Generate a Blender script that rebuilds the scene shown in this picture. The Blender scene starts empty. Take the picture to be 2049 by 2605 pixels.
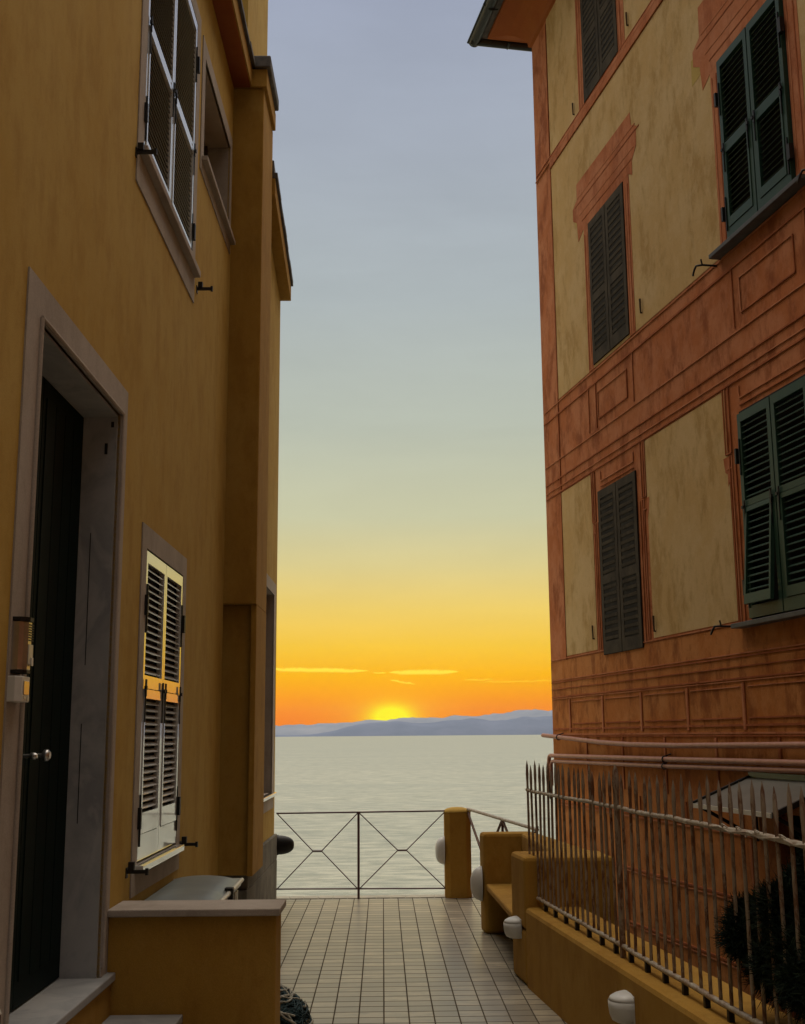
import bpy, math, random
from mathutils import Matrix, Vector
random.seed(7)
R = math.radians
sc = bpy.context.scene
col = sc.collection

# ------------------------------------------------------------------ camera, world, sun, exposure
W_PX, H_PX, F_PX = 2049.0, 2605.0, 2990.0
cam_d = bpy.data.cameras.new('camera')
cam = bpy.data.objects.new('camera', cam_d); col.objects.link(cam); sc.camera = cam
cam_d.sensor_fit = 'VERTICAL'; cam_d.sensor_height = 24.0
cam_d.lens = F_PX / H_PX * 24.0
cam_d.clip_start = 0.1; cam_d.clip_end = 400000.0
# camera attitude: pitched up about 10.7 degrees, almost no yaw, half a degree of roll
cx_ = Vector((1.0, -0.005, 0.018)); 
fwd = Vector((-0.008, 0.982, 0.187))
def _basis():
    dY = Vector((974.0 - 1024.5, 1871.0 - 1302.5, F_PX)).normalized()
    h = Vector((1, -0.008, 0))
    dZ = h.cross(dY).normalized()
    if dZ.y > 0: dZ = -dZ
    dX = dY.cross(dZ)
    # rows: camera axes (right, down, forward) in world coordinates
    right = Vector((dX.x, dY.x, dZ.x)); down = Vector((dX.y, dY.y, dZ.y)); forw = Vector((dX.z, dY.z, dZ.z))
    return right, down, forw
r_, d_, f_ = _basis()
mw = Matrix.Identity(4)
for i in range(3):
    mw[i][0] = r_[i]; mw[i][1] = -d_[i]; mw[i][2] = -f_[i]
mw.translation = Vector((0, 0, 1.678))
cam.matrix_world = mw

SUN_EL, SUN_AZ = 0.40, 0.42          # degrees; azimuth from +Y towards +X
world = bpy.data.worlds.new('World'); sc.world = world; world.use_nodes = True

def NT(tree):
    """tiny helper round a node tree"""
    class N: pass
    n = N(); n.t = tree
    def new(kind, **kw):
        nd = tree.nodes.new(kind)
        for k, v in kw.items(): setattr(nd, k, v)
        return nd
    def link(a, b): tree.links.new(a, b)
    def setin(nd, i, v):
        s = nd.inputs[i]
        if isinstance(v, bpy.types.NodeSocket): link(v, s)
        elif v is not None: s.default_value = v
    def math_(op, a, b=None, c=None, clamp=False):
        nd = new('ShaderNodeMath', operation=op); nd.use_clamp = clamp
        setin(nd, 0, a)
        if b is not None: setin(nd, 1, b)
        if c is not None: setin(nd, 2, c)
        return nd.outputs[0]
    def mix(f, a, b, mode='MIX'):
        nd = new('ShaderNodeMix', data_type='RGBA', blend_type=mode)
        setin(nd, 0, f); setin(nd, 6, a); setin(nd, 7, b)
        return nd.outputs[2]
    def ramp(f, pts, interp='LINEAR'):
        nd = new('ShaderNodeValToRGB'); cr = nd.color_ramp; cr.interpolation = interp
        while len(cr.elements) < len(pts): cr.elements.new(0.5)
        for e, (p, c) in zip(cr.elements, pts):
            e.position = p; e.color = (c, c, c, 1) if isinstance(c, (int, float)) else (*c[:3], 1)
        link(f, nd.inputs[0]); return nd.outputs[0]
    def noise(vec, scale, detail=4, rough=0.55, dist=0.0):
        nd = new('ShaderNodeTexNoise'); nd.inputs['Scale'].default_value = scale
        nd.inputs['Detail'].default_value = detail; nd.inputs['Roughness'].default_value = rough
        nd.inputs['Distortion'].default_value = dist
        link(vec, nd.inputs['Vector']); return nd.outputs[0]
    def mapping(vec, scale=(1, 1, 1), loc=(0, 0, 0), rot=(0, 0, 0)):
        nd = new('ShaderNodeMapping'); nd.inputs['Scale'].default_value = scale
        nd.inputs['Location'].default_value = loc; nd.inputs['Rotation'].default_value = rot
        link(vec, nd.inputs['Vector']); return nd.outputs[0]
    def mrange(v, a, b, c, d, smooth=False):
        nd = new('ShaderNodeMapRange'); nd.interpolation_type = 'SMOOTHSTEP' if smooth else 'LINEAR'
        link(v, nd.inputs[0])
        for i, x in enumerate((a, b, c, d)): nd.inputs[1 + i].default_value = x
        return nd.outputs[0]
    n.new, n.link, n.math, n.mix, n.ramp, n.noise, n.mapping, n.mrange, n.setin = new, link, math_, mix, ramp, noise, mapping, mrange, setin
    return n

def lin(c):
    def f(v):
        v /= 255.0
        return v / 12.92 if v <= 0.04045 else ((v + 0.055) / 1.055) ** 2.4
    return tuple(f(v) for v in c)

SKY_GAIN = 1.0
EAST_GAIN = 1.0
OVERHEAD = 3.0                   # the sky above the frame is brighter than the strip in view
HAZE = 1.8e-6                    # density of the air over the sea, per metre
def build_world():
    t = world.node_tree; t.nodes.clear(); n = NT(t)
    tc = n.new('ShaderNodeTexCoord').outputs['Generated']
    sep = n.new('ShaderNodeSeparateXYZ'); n.link(tc, sep.inputs[0])
    X, Y, Z = sep.outputs
    el = n.math('MULTIPLY', n.math('ARCSINE', Z), 180 / math.pi)
    az = n.math('MULTIPLY', n.math('ARCTAN2', X, Y), 180 / math.pi)      # degrees from +Y
    fac = n.math('DIVIDE', el, 90.0, clamp=True)
    HB = (.22, .20, .19)                     # light the haze adds in front of the sky
    def through(e, c):                       # what lies behind the haze for c to be seen
        L = min(72000.0, 1600.0 / max(math.sin(R(max(e, .02))), 1e-5)); T = math.exp(-HAZE * L)
        return tuple(max(0.0, (v - (1 - T) * h) / T) / 2.0 for v, h in zip(lin(c), HB))
    stops = [(0.0, (228, 118, 0)), (0.9, (236, 130, 2)), (1.7, (241, 150, 10)), (2.8, (244, 178, 28)), (4.2, (240, 195, 62)), (6.0, (233, 203, 104)),
             (8.2, (213, 201, 141)), (10.5, (196, 197, 163)), (15.0, (182, 189, 175)), (21.0, (171, 180, 182)),
             (28.0, (163, 171, 183)), (35.0, (158, 166, 186)), (42.0, (180, 184, 190)), (52.0, (252, 240, 226)), (90.0, (255, 243, 224))]
    warm = n.ramp(fac, [(e / 90.0, through(e, c)) for e, c in stops])
    stops_e = [(0.0, (72, 68, 70)), (8.0, (78, 74, 76)), (25.0, (86, 84, 86)), (45.0, (98, 96, 98)), (65.0, (158, 152, 146)), (82.0, (240, 228, 212)), (90.0, (255, 243, 224))]
    cool = n.ramp(fac, [(e / 90.0, through(e, c)) for e, c in stops_e])
    cool = n.mix(1.0, cool, (EAST_GAIN, EAST_GAIN, EAST_GAIN, 1), 'MULTIPLY')
    absaz = n.math('ABSOLUTE', n.math('SUBTRACT', az, SUN_AZ))
    wmix = n.mrange(absaz, 70.0, 140.0, 0.0, 1.0, True)
    sky = n.mix(1.0, n.mix(wmix, warm, cool), (2.0, 2.0, 2.0, 1), 'MULTIPLY')
    over = n.new('ShaderNodeVectorMath', operation='SCALE'); n.link(sky, over.inputs[0]); n.link(n.mrange(el, 40.0, 56.0, 1.0, OVERHEAD, True), over.inputs['Scale']); sky = over.outputs[0]
    # glow round the sun just above the ridge
    da = n.math('MULTIPLY', n.math('SUBTRACT', az, SUN_AZ), 0.55)
    de = n.math('SUBTRACT', el, 0.88)
    r2 = n.math('ADD', n.math('MULTIPLY', da, da), n.math('MULTIPLY', de, de))
    core = n.math('POWER', 2.718, n.math('MULTIPLY', r2, -3.6))
    halo = n.math('POWER', 2.718, n.math('MULTIPLY', r2, -0.42))
    sky = n.mix(n.math('MULTIPLY', halo, 0.5), sky, (*lin((252, 190, 20)), 1))
    core = n.math('MINIMUM', n.math('MULTIPLY', core, 1.7), 1.0)
    sky = n.mix(core, sky, (*lin((255, 250, 6)), 1))
    cvv = n.new('ShaderNodeCombineXYZ'); n.link(az, cvv.inputs[0]); n.link(el, cvv.inputs[1])
    veil = n.noise(n.mapping(cvv.outputs[0], (.05, .16, 1), rot=(0, 0, .06)), 1.0, 6, .6, .4)
    veil2 = n.noise(n.mapping(cvv.outputs[0], (.10, .9, 1), rot=(0, 0, -.03)), 1.0, 5, .6, .3)
    vs_ = n.new('ShaderNodeVectorMath', operation='SCALE'); n.link(sky, vs_.inputs[0]); n.link(n.math('MULTIPLY', n.mrange(veil, .3, .7, .955, 1.05), n.mrange(veil2, .3, .7, .988, 1.014)), vs_.inputs['Scale']); sky = vs_.outputs[0]
    # two thin streaks of lit cloud
    cv = n.new('ShaderNodeCombineXYZ'); n.link(az, cv.inputs[0]); n.link(el, cv.inputs[1])
    wob = n.noise(n.mapping(cv.outputs[0], (1.0, 0.2, 1)), 1.6, 4, 0.6)
    def streak(a0, a1, e0, th, slope=0.0, gain=1.0):
        nonlocal sky
        e_c = n.math('ADD', n.math('ADD', e0, n.math('MULTIPLY', n.math('SUBTRACT', wob, 0.5), 0.22)), n.math('MULTIPLY', az, slope))
        d = n.math('ABSOLUTE', n.math('SUBTRACT', el, e_c))
        mid, half = (a0 + a1) / 2, (a1 - a0) / 2
        u = n.math('DIVIDE', n.math('ABSOLUTE', n.math('SUBTRACT', az, mid)), half)
        taper = n.math('SUBTRACT', 1.0, n.math('POWER', u, 4.0), clamp=True)
        thick = n.math('MULTIPLY', th, taper)
        m = n.math('MULTIPLY', n.math('SUBTRACT', 1.0, n.math('DIVIDE', d, n.math('ADD', thick, 0.0001)), clamp=True), gain)
        m = n.math('MULTIPLY', m, n.mrange(wob, 0.3, 0.55, 0.45, 1.0))
        sky = n.mix(n.math('MINIMUM', n.math('MULTIPLY', m, 1.6), 0.85), sky, (*lin((255, 232, 70)), 1))
    streak(-5.6, -0.65, 3.06, 0.13, -0.02)
    streak(-0.45, 0.2, 2.97, 0.05, 0, 0.6)
    streak(0.3, 3.7, 2.99, 0.15, 0.0)
    streak(0.35, 1.6, 2.68, 0.07, -0.16, 0.6)
    streak(3.9, 5.4, 2.46, 0.05, 0.03, 0.35)
    streak(4.6, 8.5, 2.44, 0.05, 0.01, 0.25)
    # below the horizon: dim sea colour
    sky = n.mix(n.mrange(el, -1.5, -0.5, 1.0, 0.0), sky, (0.10, 0.11, 0.11, 1))
    # physical dusk sky on top of the graded one, at a low weight
    nish = n.new('ShaderNodeTexSky', sky_type='NISHITA'); nish.sun_disc = False
    nish.sun_elevation = R(SUN_EL); nish.sun_rotation = R(SUN_AZ)
    bg1 = n.new('ShaderNodeBackground'); bg1.inputs[1].default_value = SKY_GAIN; n.link(sky, bg1.inputs[0])
    bg2 = n.new('ShaderNodeBackground'); bg2.inputs[1].default_value = 0.006; n.link(nish.outputs[0], bg2.inputs[0])
    add = n.new('ShaderNodeAddShader'); n.link(bg1.outputs[0], add.inputs[0]); n.link(bg2.outputs[0], add.inputs[1])
    out = n.new('ShaderNodeOutputWorld'); n.link(add.outputs[0], out.inputs[0])
build_world()
sun_d = bpy.data.lights.new('sun', 'SUN'); sun_d.energy = 0.5; sun_d.angle = R(0.6); sun_d.color = (1.0, 0.62, 0.28)
sun = bpy.data.objects.new('sun', sun_d); col.objects.link(sun)
sd = Vector((math.sin(R(SUN_AZ)) * math.cos(R(SUN_EL)), math.cos(R(SUN_AZ)) * math.cos(R(SUN_EL)), math.sin(R(SUN_EL))))
sun.rotation_euler = sd.to_track_quat('Z', 'Y').to_euler()
sun.location = (0, 5, 20)
sc.view_settings.view_transform = 'Standard'; sc.view_settings.look = 'None'
sc.view_settings.exposure = 0.0; sc.view_settings.gamma = 1.0
sc.cycles.max_bounces = 8; sc.cycles.diffuse_bounces = 1; sc.cycles.glossy_bounces = 4; sc.cycles.volume_bounces = 0

# ------------------------------------------------------------------ mesh helpers
class MB:
    def __init__(s): s.v = []; s.f = []; s.m = []; s.sm = []
    def add(s, vs, fs, m=0, smooth=False):
        b = len(s.v); s.v += [tuple(p) for p in vs]
        for f in fs: s.f.append(tuple(b + i for i in f)); s.m.append(m); s.sm.append(smooth)
        return s
    def box(s, x0, x1, y0, y1, z0, z1, m=0, rot=None, piv=None):
        if x0 > x1: x0, x1 = x1, x0
        if y0 > y1: y0, y1 = y1, y0
        if z0 > z1: z0, z1 = z1, z0
        vs = [Vector(p) for p in ((x0, y0, z0), (x1, y0, z0), (x1, y1, z0), (x0, y1, z0), (x0, y0, z1), (x1, y0, z1), (x1, y1, z1), (x0, y1, z1))]
        if rot is not None:
            c = piv if piv is not None else Vector(((x0 + x1) / 2, (y0 + y1) / 2, (z0 + z1) / 2))
            vs = [c + rot @ (p - c) for p in vs]
        return s.add(vs, [(0, 3, 2, 1), (4, 5, 6, 7), (0, 1, 5, 4), (1, 2, 6, 5), (2, 3, 7, 6), (3, 0, 4, 7)], m)
    def prism_y(s, poly, y0, y1, m=0):
        """polygon in x-z, extruded along y"""
        k = len(poly)
        vs = [(x, y0, z) for x, z in poly] + [(x, y1, z) for x, z in poly]
        fs = [tuple(range(k)), tuple(range(2 * k - 1, k - 1, -1))]
        fs += [(i, i + k, (i + 1) % k + k, (i + 1) % k) for i in range(k)]
        return s.add(vs, fs, m)
    def prism_x(s, poly, x0, x1, m=0):
        k = len(poly)
        vs = [(x0, y, z) for y, z in poly] + [(x1, y, z) for y, z in poly]
        fs = [tuple(range(k)), tuple(range(2 * k - 1, k - 1, -1))]
        fs += [(i, i + k, (i + 1) % k + k, (i + 1) % k) for i in range(k)]
        return s.add(vs, fs, m)
    def prism_z(s, poly, z0, z1, m=0):
        k = len(poly)
        vs = [(x, y, z0) for x, y in poly] + [(x, y, z1) for x, y in poly]
        fs = [tuple(range(k - 1, -1, -1)), tuple(range(k, 2 * k))]
        fs += [(i, (i + 1) % k, (i + 1) % k + k, i + k) for i in range(k)]
        return s.add(vs, fs, m)
    def tube(s, pts, r, n=8, m=0, flat=1.0, smooth=True):
        pts = [Vector(p) for p in pts]
        rs = r if isinstance(r, (list, tuple)) else [r] * len(pts)
        rings = []; up0 = None
        for i, p in enumerate(pts):
            if i == 0: t = pts[1] - p
            elif i == len(pts) - 1: t = p - pts[i - 1]
            else: t = (pts[i + 1] - p).normalized() + (p - pts[i - 1]).normalized()
            t.normalize()
            if up0 is None:
                up0 = Vector((0, 0, 1)) if abs(t.z) < 0.9 else Vector((0, 1, 0))
            a = t.cross(up0)
            if a.length < 1e-5: a = t.cross(Vector((1, 0, 0)))
            a.normalize(); b = a.cross(t).normalized(); up0 = b
            rings.append([p + (a * math.cos(2 * math.pi * k / n) + b * math.sin(2 * math.pi * k / n) * flat) * rs[i] for k in range(n)])
        vs = [q for ring in rings for q in ring]
        fs = []
        for i in range(len(pts) - 1):
            for k in range(n):
                a_, b_ = i * n + k, i * n + (k + 1) % n
                fs.append((a_, b_, b_ + n, a_ + n))
        s.add(vs, fs, m, smooth)
        s.add(rings[0], [tuple(range(n - 1, -1, -1))], m); s.add(rings[-1], [tuple(range(n))], m)
        return s
    def split(s, name, mats, parent=None, bevel=0.0):
        """one object per separate piece"""
        par = list(range(len(s.v)))
        def find(a):
            while par[a] != a: par[a] = par[par[a]]; a = par[a]
            return a
        for f in s.f:
            for q in f[1:]:
                x, y = find(f[0]), find(q)
                if x != y: par[x] = y
        # pieces that share positions (tube caps) belong together
        seen = {}
        for i, p in enumerate(s.v):
            key = tuple(round(c, 5) for c in p)
            if key in seen:
                x, y = find(seen[key]), find(i)
                if x != y: par[x] = y
            else: seen[key] = i
        groups = {}
        for fi, f in enumerate(s.f): groups.setdefault(find(f[0]), []).append(fi)
        out = []
        for fl in groups.values():
            m = MB(); idx = {}
            for fi in fl:
                nf = []
                for q in s.f[fi]:
                    if q not in idx: idx[q] = len(m.v); m.v.append(s.v[q])
                    nf.append(idx[q])
                m.f.append(tuple(nf)); m.m.append(s.m[fi]); m.sm.append(s.sm[fi])
            out.append(m.build(name, mats, parent, bevel))
        return out
    def build(s, name, mats, parent=None, bevel=0.0, loc=None, rotz=None):
        me = bpy.data.meshes.new(name); me.from_pydata(s.v, [], s.f)
        if not isinstance(mats, (list, tuple)): mats = [mats]
        for mt in mats: me.materials.append(mt)
        for p, mi, smo in zip(me.polygons, s.m, s.sm): p.material_index = mi; p.use_smooth = smo
        me.update()
        o = bpy.data.objects.new(name, me); col.objects.link(o)
        if parent is not None: o.parent = parent
        if loc is not None: o.location = loc
        if rotz is not None: o.rotation_euler = (0, 0, rotz)
        if bevel > 0:
            b = o.modifiers.new('bevel', 'BEVEL'); b.width = bevel; b.segments = 2; b.limit_method = 'ANGLE'; b.angle_limit = R(40)
        return o

def tag(o, label=None, cat=None, group=None, kind=None):
    if label: o['label'] = label
    if cat: o['category'] = cat
    if group: o['group'] = group
    if kind: o['kind'] = kind
    return o
def thing(name, loc=(0, 0, 0), rotz=0.0, label=None, cat=None, group=None):
    o = bpy.data.objects.new(name, None); o.empty_display_size = 0.2; col.objects.link(o)
    o.location = loc; o.rotation_euler = (0, 0, rotz)
    return tag(o, label, cat, group)
def structure(name, mb, mats, **kw):
    return tag(mb.build(name, mats, **kw), kind='structure')

# ------------------------------------------------------------------ materials
def mat(name):
    m = bpy.data.materials.new(name); m.use_nodes = True; t = m.node_tree; t.nodes.clear()
    n = NT(t); b = n.new('ShaderNodeBsdfPrincipled'); o = n.new('ShaderNodeOutputMaterial'); n.link(b.outputs[0], o.inputs[0])
    n.b = b; n.co = n.new('ShaderNodeTexCoord').outputs['Object']; n.m = m
    return n
def bump(n, h, strength=0.3, dist=0.01):
    bp = n.new('ShaderNodeBump'); bp.inputs['Strength'].default_value = strength; bp.inputs['Distance'].default_value = dist
    n.link(h, bp.inputs['Height']); n.link(bp.outputs[0], n.b.inputs['Normal'])
def plaster(name, base, dark, light, streak=0.5, blotch=1.2, rough=0.9, grain=0.35, seed=0.0, k=1.0):
    def rg(a, b): m_ = (a + b) / 2; return (m_ - (b - a) / 2 * k, m_ + (b - a) / 2 * k, 0, 1)
    n = mat(name); co = n.mapping(n.co, (1, 1, 1), (seed, seed * 1.7, seed * 0.6))
    big = n.noise(co, blotch, 6, 0.62, 0.15)
    st = n.noise(n.mapping(co, (1.6, 1.6, 0.75)), 2.6, 8, 0.68, 0.1)
    brush = n.noise(n.mapping(co, (1.0, 1.0, 0.75), rot=(.1, .5, .1)), 6.5, 7, 0.72, 0.1)
    fine = n.noise(co, 15.0, 6, 0.72)
    grit = n.noise(co, 170.0, 3, 0.6)
    c = n.mix(n.math('MULTIPLY', n.mrange(big, *rg(0.40, 0.62), True), 0.70), (*base, 1), (*light, 1))
    c = n.mix(n.math('MULTIPLY', n.mrange(st, *rg(0.46, 0.64), True), streak), c, (*dark, 1))
    c = n.mix(n.math('MULTIPLY', n.mrange(brush, *rg(0.49, 0.64), True), 0.45 * min(1.0, streak + .2)), c, (*light, 1))
    c = n.mix(n.math('MULTIPLY', n.mrange(fine, 0.52, 0.72, 0, 1), 0.30), c, (*dark, 1))
    c = n.mix(0.16, c, n.ramp(grit, [(0.3, 0.25), (0.7, 0.9)]), 'OVERLAY')
    n.link(c, n.b.inputs['Base Color']); n.b.inputs['Roughness'].default_value = rough
    n.b.inputs['Specular IOR Level'].default_value = 0.25
    h = n.math('ADD', n.math('MULTIPLY', fine, 0.35), n.math('ADD', n.math('MULTIPLY', brush, 0.5), n.math('MULTIPLY', grit, 0.35)))
    bump(n, h, grain, 0.008)
    return n.m
def simple(name, c, rough=0.6, metal=0.0, var=0.25, scale=12.0, spec=0.5, bmp=0.15, c2=None, coat=0.0):
    n = mat(name); f = n.noise(n.co, scale, 5, 0.6)
    c2 = c2 or tuple(v * (1 - var) for v in c)
    n.link(n.mix(n.mrange(f, 0.35, 0.68, 0, 1), (*c, 1), (*c2, 1)), n.b.inputs['Base Color'])
    n.b.inputs['Roughness'].default_value = rough; n.b.inputs['Metallic'].default_value = metal
    n.b.inputs['Specular IOR Level'].default_value = spec; n.b.inputs['Coat Weight'].default_value = coat
    if bmp: bump(n, n.noise(n.co, scale * 6, 4), bmp, 0.003)
    return n.m

OCHRE = plaster('ochre_plaster', (.55, .335, .066), (.41, .225, .034), (.60, .395, .105), streak=0.5, k=1.3)
OCHRE2 = plaster('ochre_smooth_plaster', (.46, .245, .040), (.34, .160, .022), (.52, .30, .065), streak=0.5, blotch=0.9, seed=3.0)
SOFFIT = plaster('brown_soffit_plaster', (.36, .10, .025), (.28, .07, .02), (.40, .13, .03), streak=0.2, seed=5)
YELLOW = plaster('faded_yellow_plaster', (.63, .405, .160), (.47, .285, .092), (.70, .49, .24), streak=0.8, blotch=1.5, seed=8)
MUSTARD = plaster('mustard_patch_plaster', (.55, .38, .10), (.45, .30, .08), (.6, .42, .14), seed=2)
SALMON = plaster('faded_red_plaster', (.50, .155, .046), (.30, .080, .020), (.62, .245, .11), streak=.9, blotch=2.2, seed=12, k=1.0)
LOWRED = plaster('orange_brown_painted_wall', (.52, .175, .035), (.29, .082, .013), (.64, .265, .08), streak=.9, blotch=1.9, seed=27, k=1.0)
SALMON2 = plaster('red_painted_surround', (.52, .165, .058), (.33, .088, .026), (.62, .25, .12), streak=0.7, blotch=2.5, seed=21)
LINE_L = plaster('pale_painted_line', (.56, .20, .080), (.42, .125, .042), (.66, .27, .13), streak=1.0, seed=15)
LINE_D = plaster('dark_painted_line', (.40, .115, .036), (.31, .082, .024), (.56, .185, .07), streak=1.0, seed=17)
STONE = plaster('grey_stone_trim', (.44, .365, .30), (.31, .25, .195), (.53, .45, .38), streak=0.35, blotch=2.0, rough=0.75, grain=0.25, seed=31)
def marble_mat():
    n = mat('grey_marble'); d = n.noise(n.mapping(n.co, (1, 1, 1), rot=(0.3, 0.5, 0.2)), 1.6, 7, 0.6, 2.2)
    v = n.noise(n.mapping(n.co, (1, 1, .5), rot=(0.9, 0.2, 0)), 3.5, 6, 0.6, 1.2)
    c = n.mix(n.mrange(d, .42, .62, 0, 1), (.46, .455, .44, 1), (.33, .33, .33, 1))
    c = n.mix(n.math('MULTIPLY', n.mrange(v, .52, .60, 0, 1), .5), c, (.56, .54, .51, 1))
    n.link(c, n.b.inputs['Base Color']); n.b.inputs['Roughness'].default_value = .45
    bump(n, n.noise(n.co, 40, 3), .1, .002); return n.m
MARBLE = marble_mat()
SLATE = simple('dark_slate', (.10, .10, .10), .6, var=.4)
CONCRETE = plaster('weathered_concrete', (.20, .18, .14), (.10, .09, .07), (.28, .25, .20), streak=0.6, blotch=5, grain=0.9, seed=41)
WHITE_SH = simple('white_gloss_paint', (.80, .78, .72), .16, var=.05, spec=.6, bmp=.02, coat=1.0)
WHITE_SH.node_tree.nodes['Principled BSDF'].inputs['Coat IOR'].default_value = 1.75
WHITE_SH.node_tree.nodes['Principled BSDF'].inputs['Coat Roughness'].default_value = .06
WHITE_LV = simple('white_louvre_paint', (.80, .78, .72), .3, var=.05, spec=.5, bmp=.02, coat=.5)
SHADED_LV = simple('shaded_white_louvre', (.10, .10, .10), .35, var=.1, spec=.5, bmp=.02)  # shade of the slat undersides put into the louvre colour
GREEN_SH = simple('dark_green_paint', (.024, .066, .046), .45, var=.35, c2=(.034, .072, .044), spec=.25, bmp=.03, scale=5)
DOOR_GREEN = simple('blackish_green_door_paint', (.003, .012, .010), .6, var=.3, spec=.08, bmp=.03)
IRON = simple('black_iron', (.015, .014, .013), .5, .3, bmp=.1)
BLACK = simple('black_interior_shade', (.008, .008, .008), .9, bmp=0)  # black sheets and strips stand in for shade behind the shutters
FADED = plaster('painted_grey_shutter_boards', (.055, .043, .027), (.026, .021, .014), (.09, .072, .046), streak=0.7, blotch=4, seed=51)
FADED_D = plaster('painted_grey_shutter_gaps', (.016, .014, .010), (.010, .009, .007), (.04, .035, .026), streak=0.6, blotch=4, seed=53)
PIPE = simple('pink_painted_pipe', (.50, .235, .155), .5, var=.25, c2=(.40, .16, .09))
GUTTER = simple('dark_copper_gutter', (.03, .032, .028), .4, .5, bmp=.1)
TILE_ROOF = simple('slate_roof_tile', (.14, .12, .10), .7, var=.5)
STEEL = simple('brushed_steel', (.55, .53, .50), .3, .9, bmp=.05)
CREAM = simple('cream_plastic', (.70, .66, .55), .35, var=.08, bmp=.03)
GREYLID = simple('grey_green_plastic', (.22, .235, .21), .42, var=.2, bmp=.12, scale=4)
LAMPW = simple('white_lamp_plastic', (.78, .76, .71), .4, var=.1, bmp=.04)
RAILM = simple('purple_brown_iron', (.13, .065, .07), .45, .2, bmp=.1)
RAILP = simple('pale_painted_iron', (.60, .55, .45), .5, .0, c2=(.35, .22, .14), scale=30)
def rusty():
    n = mat('rusty_grey_paint'); a = n.noise(n.mapping(n.co, (1, 1, .35)), 22, 6, .7, .5)
    c = n.mix(n.mrange(a, .47, .58, 0, 1), (.38, .30, .22, 1), (.15, .055, .022, 1))
    c = n.mix(n.mrange(n.noise(n.co, 4, 3), .4, .7, 0, .5), c, (.30, .21, .13, 1))
    n.link(c, n.b.inputs['Base Color']); n.b.inputs['Roughness'].default_value = .55
    bump(n, a, .5, .003); return n.m
RUST = rusty()
def glassy_roof():
    return simple('grey_fibreglass_sheet', (.20, .185, .155), .35, var=.25, scale=3, bmp=.05)
FIBRE = glassy_roof()
GREEN_TRIM = simple('green_metal_trim', (.05, .13, .085), .4, .2)
LEAF = simple('dark_needle_leaf', (.010, .021, .011), .7, spec=.15, c2=(.006, .013, .008), scale=6, bmp=0)
LEAF2 = simple('olive_needle_leaf', (.026, .042, .016), .7, spec=.15, c2=(.015, .026, .010), scale=6, bmp=0)
BARK = simple('brown_bark', (.08, .055, .035), .9)
NET_T = simple('dark_teal_netting', (.02, .06, .07), .7, c2=(.01, .03, .035), scale=40)
NET_W = simple('pale_rope', (.55, .52, .42), .8, c2=(.25, .24, .19), scale=60)
MAROON = simple('dark_red_paint', (.09, .012, .008), .45)
AMBER = simple('amber_window_plastic', (.80, .55, .28), .12, bmp=0, coat=.5)

# ------------------------------------------------------------------ facade frames
LA = math.atan2(1.0, 0.01)
L_LOC = (-1.48, 0.0, 0.0)
RAA = math.atan(0.175)
RA = math.atan2(-math.cos(RAA), math.sin(RAA))
R_LOC = (1.978, 13.84, 0.0)
def l2w(s, n, h):   # point on the left frame: s along the wall, n out of it
    u = Vector((math.cos(LA), math.sin(LA), 0)); v = Vector((-math.sin(LA), math.cos(LA), 0))
    return Vector(L_LOC) + u * s - v * n + Vector((0, 0, h))
def r2w(s, n, h):
    u = Vector((math.cos(RA), math.sin(RA), 0)); v = Vector((-math.sin(RA), math.cos(RA), 0))
    return Vector(R_LOC) + u * s - v * n + Vector((0, 0, h))

def wall_sheet(mb, x0, x1, h0, h1, openings, depth, m=0, mr=None, y=0.0):
    """wall front at y with openings (x0,x1,h0,h1) whose reveals run back by depth"""
    xs = sorted({x0, x1, *[o[0] for o in openings], *[o[1] for o in openings]})
    hs = sorted({h0, h1, *[o[2] for o in openings], *[o[3] for o in openings]})
    for a, b in zip(xs, xs[1:]):
        for c, d in zip(hs, hs[1:]):
            mx, mh = (a + b) / 2, (c + d) / 2
            if any(o[0] < mx < o[1] and o[2] < mh < o[3] for o in openings): continue
            mb.add([(a, y, c), (b, y, c), (b, y, d), (a, y, d)], [(0, 1, 2, 3)], m)
    for o in openings:
        a, b, c, d = o; Y = y + depth; mm = m if mr is None else mr
        mb.add([(a, y, c), (a, Y, c), (a, Y, d), (a, y, d)], [(0, 1, 2, 3)], mm)
        mb.add([(b, y, c), (b, y, d), (b, Y, d), (b, Y, c)], [(0, 1, 2, 3)], mm)
        mb.add([(a, y, d), (a, Y, d), (b, Y, d), (b, y, d)], [(0, 1, 2, 3)], mm)
        mb.add([(a, y, c), (b, y, c), (b, Y, c), (a, Y, c)], [(0, 1, 2, 3)], mm)

def frame_strips(mb, a, b, c, d, wl, wr, wt, wb, p, m=0, back=0.012):
    """surround round opening a..b, c..d with widths; proud by p"""
    mb.box(a - wl, a, -p, back, c - wb, d + wt, m); mb.box(b, b + wr, -p, back, c - wb, d + wt, m)
    mb.box(a, b, -p, back, d, d + wt, m)
    if wb > 0: mb.box(a, b, -p, back, c - wb, c, m)

def louvres(mb, x0, x1, h0, h1, yf, pitch, depth=0.040, th=0.007, tilt=38, m=1):
    k = max(1, int(round((h1 - h0) / pitch))); p = (h1 - h0) / k
    rot = Matrix.Rotation(R(tilt), 3, 'X')
    for i in range(k):
        z = h0 + (i + 0.5) * p
        c_ = yf + 0.002 + 0.5 * depth * math.cos(R(tilt)) + .002
        mb.box(x0, x1, c_ - depth / 2, c_ + depth / 2, z - th / 2, z + th / 2, m, rot=rot)

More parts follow.
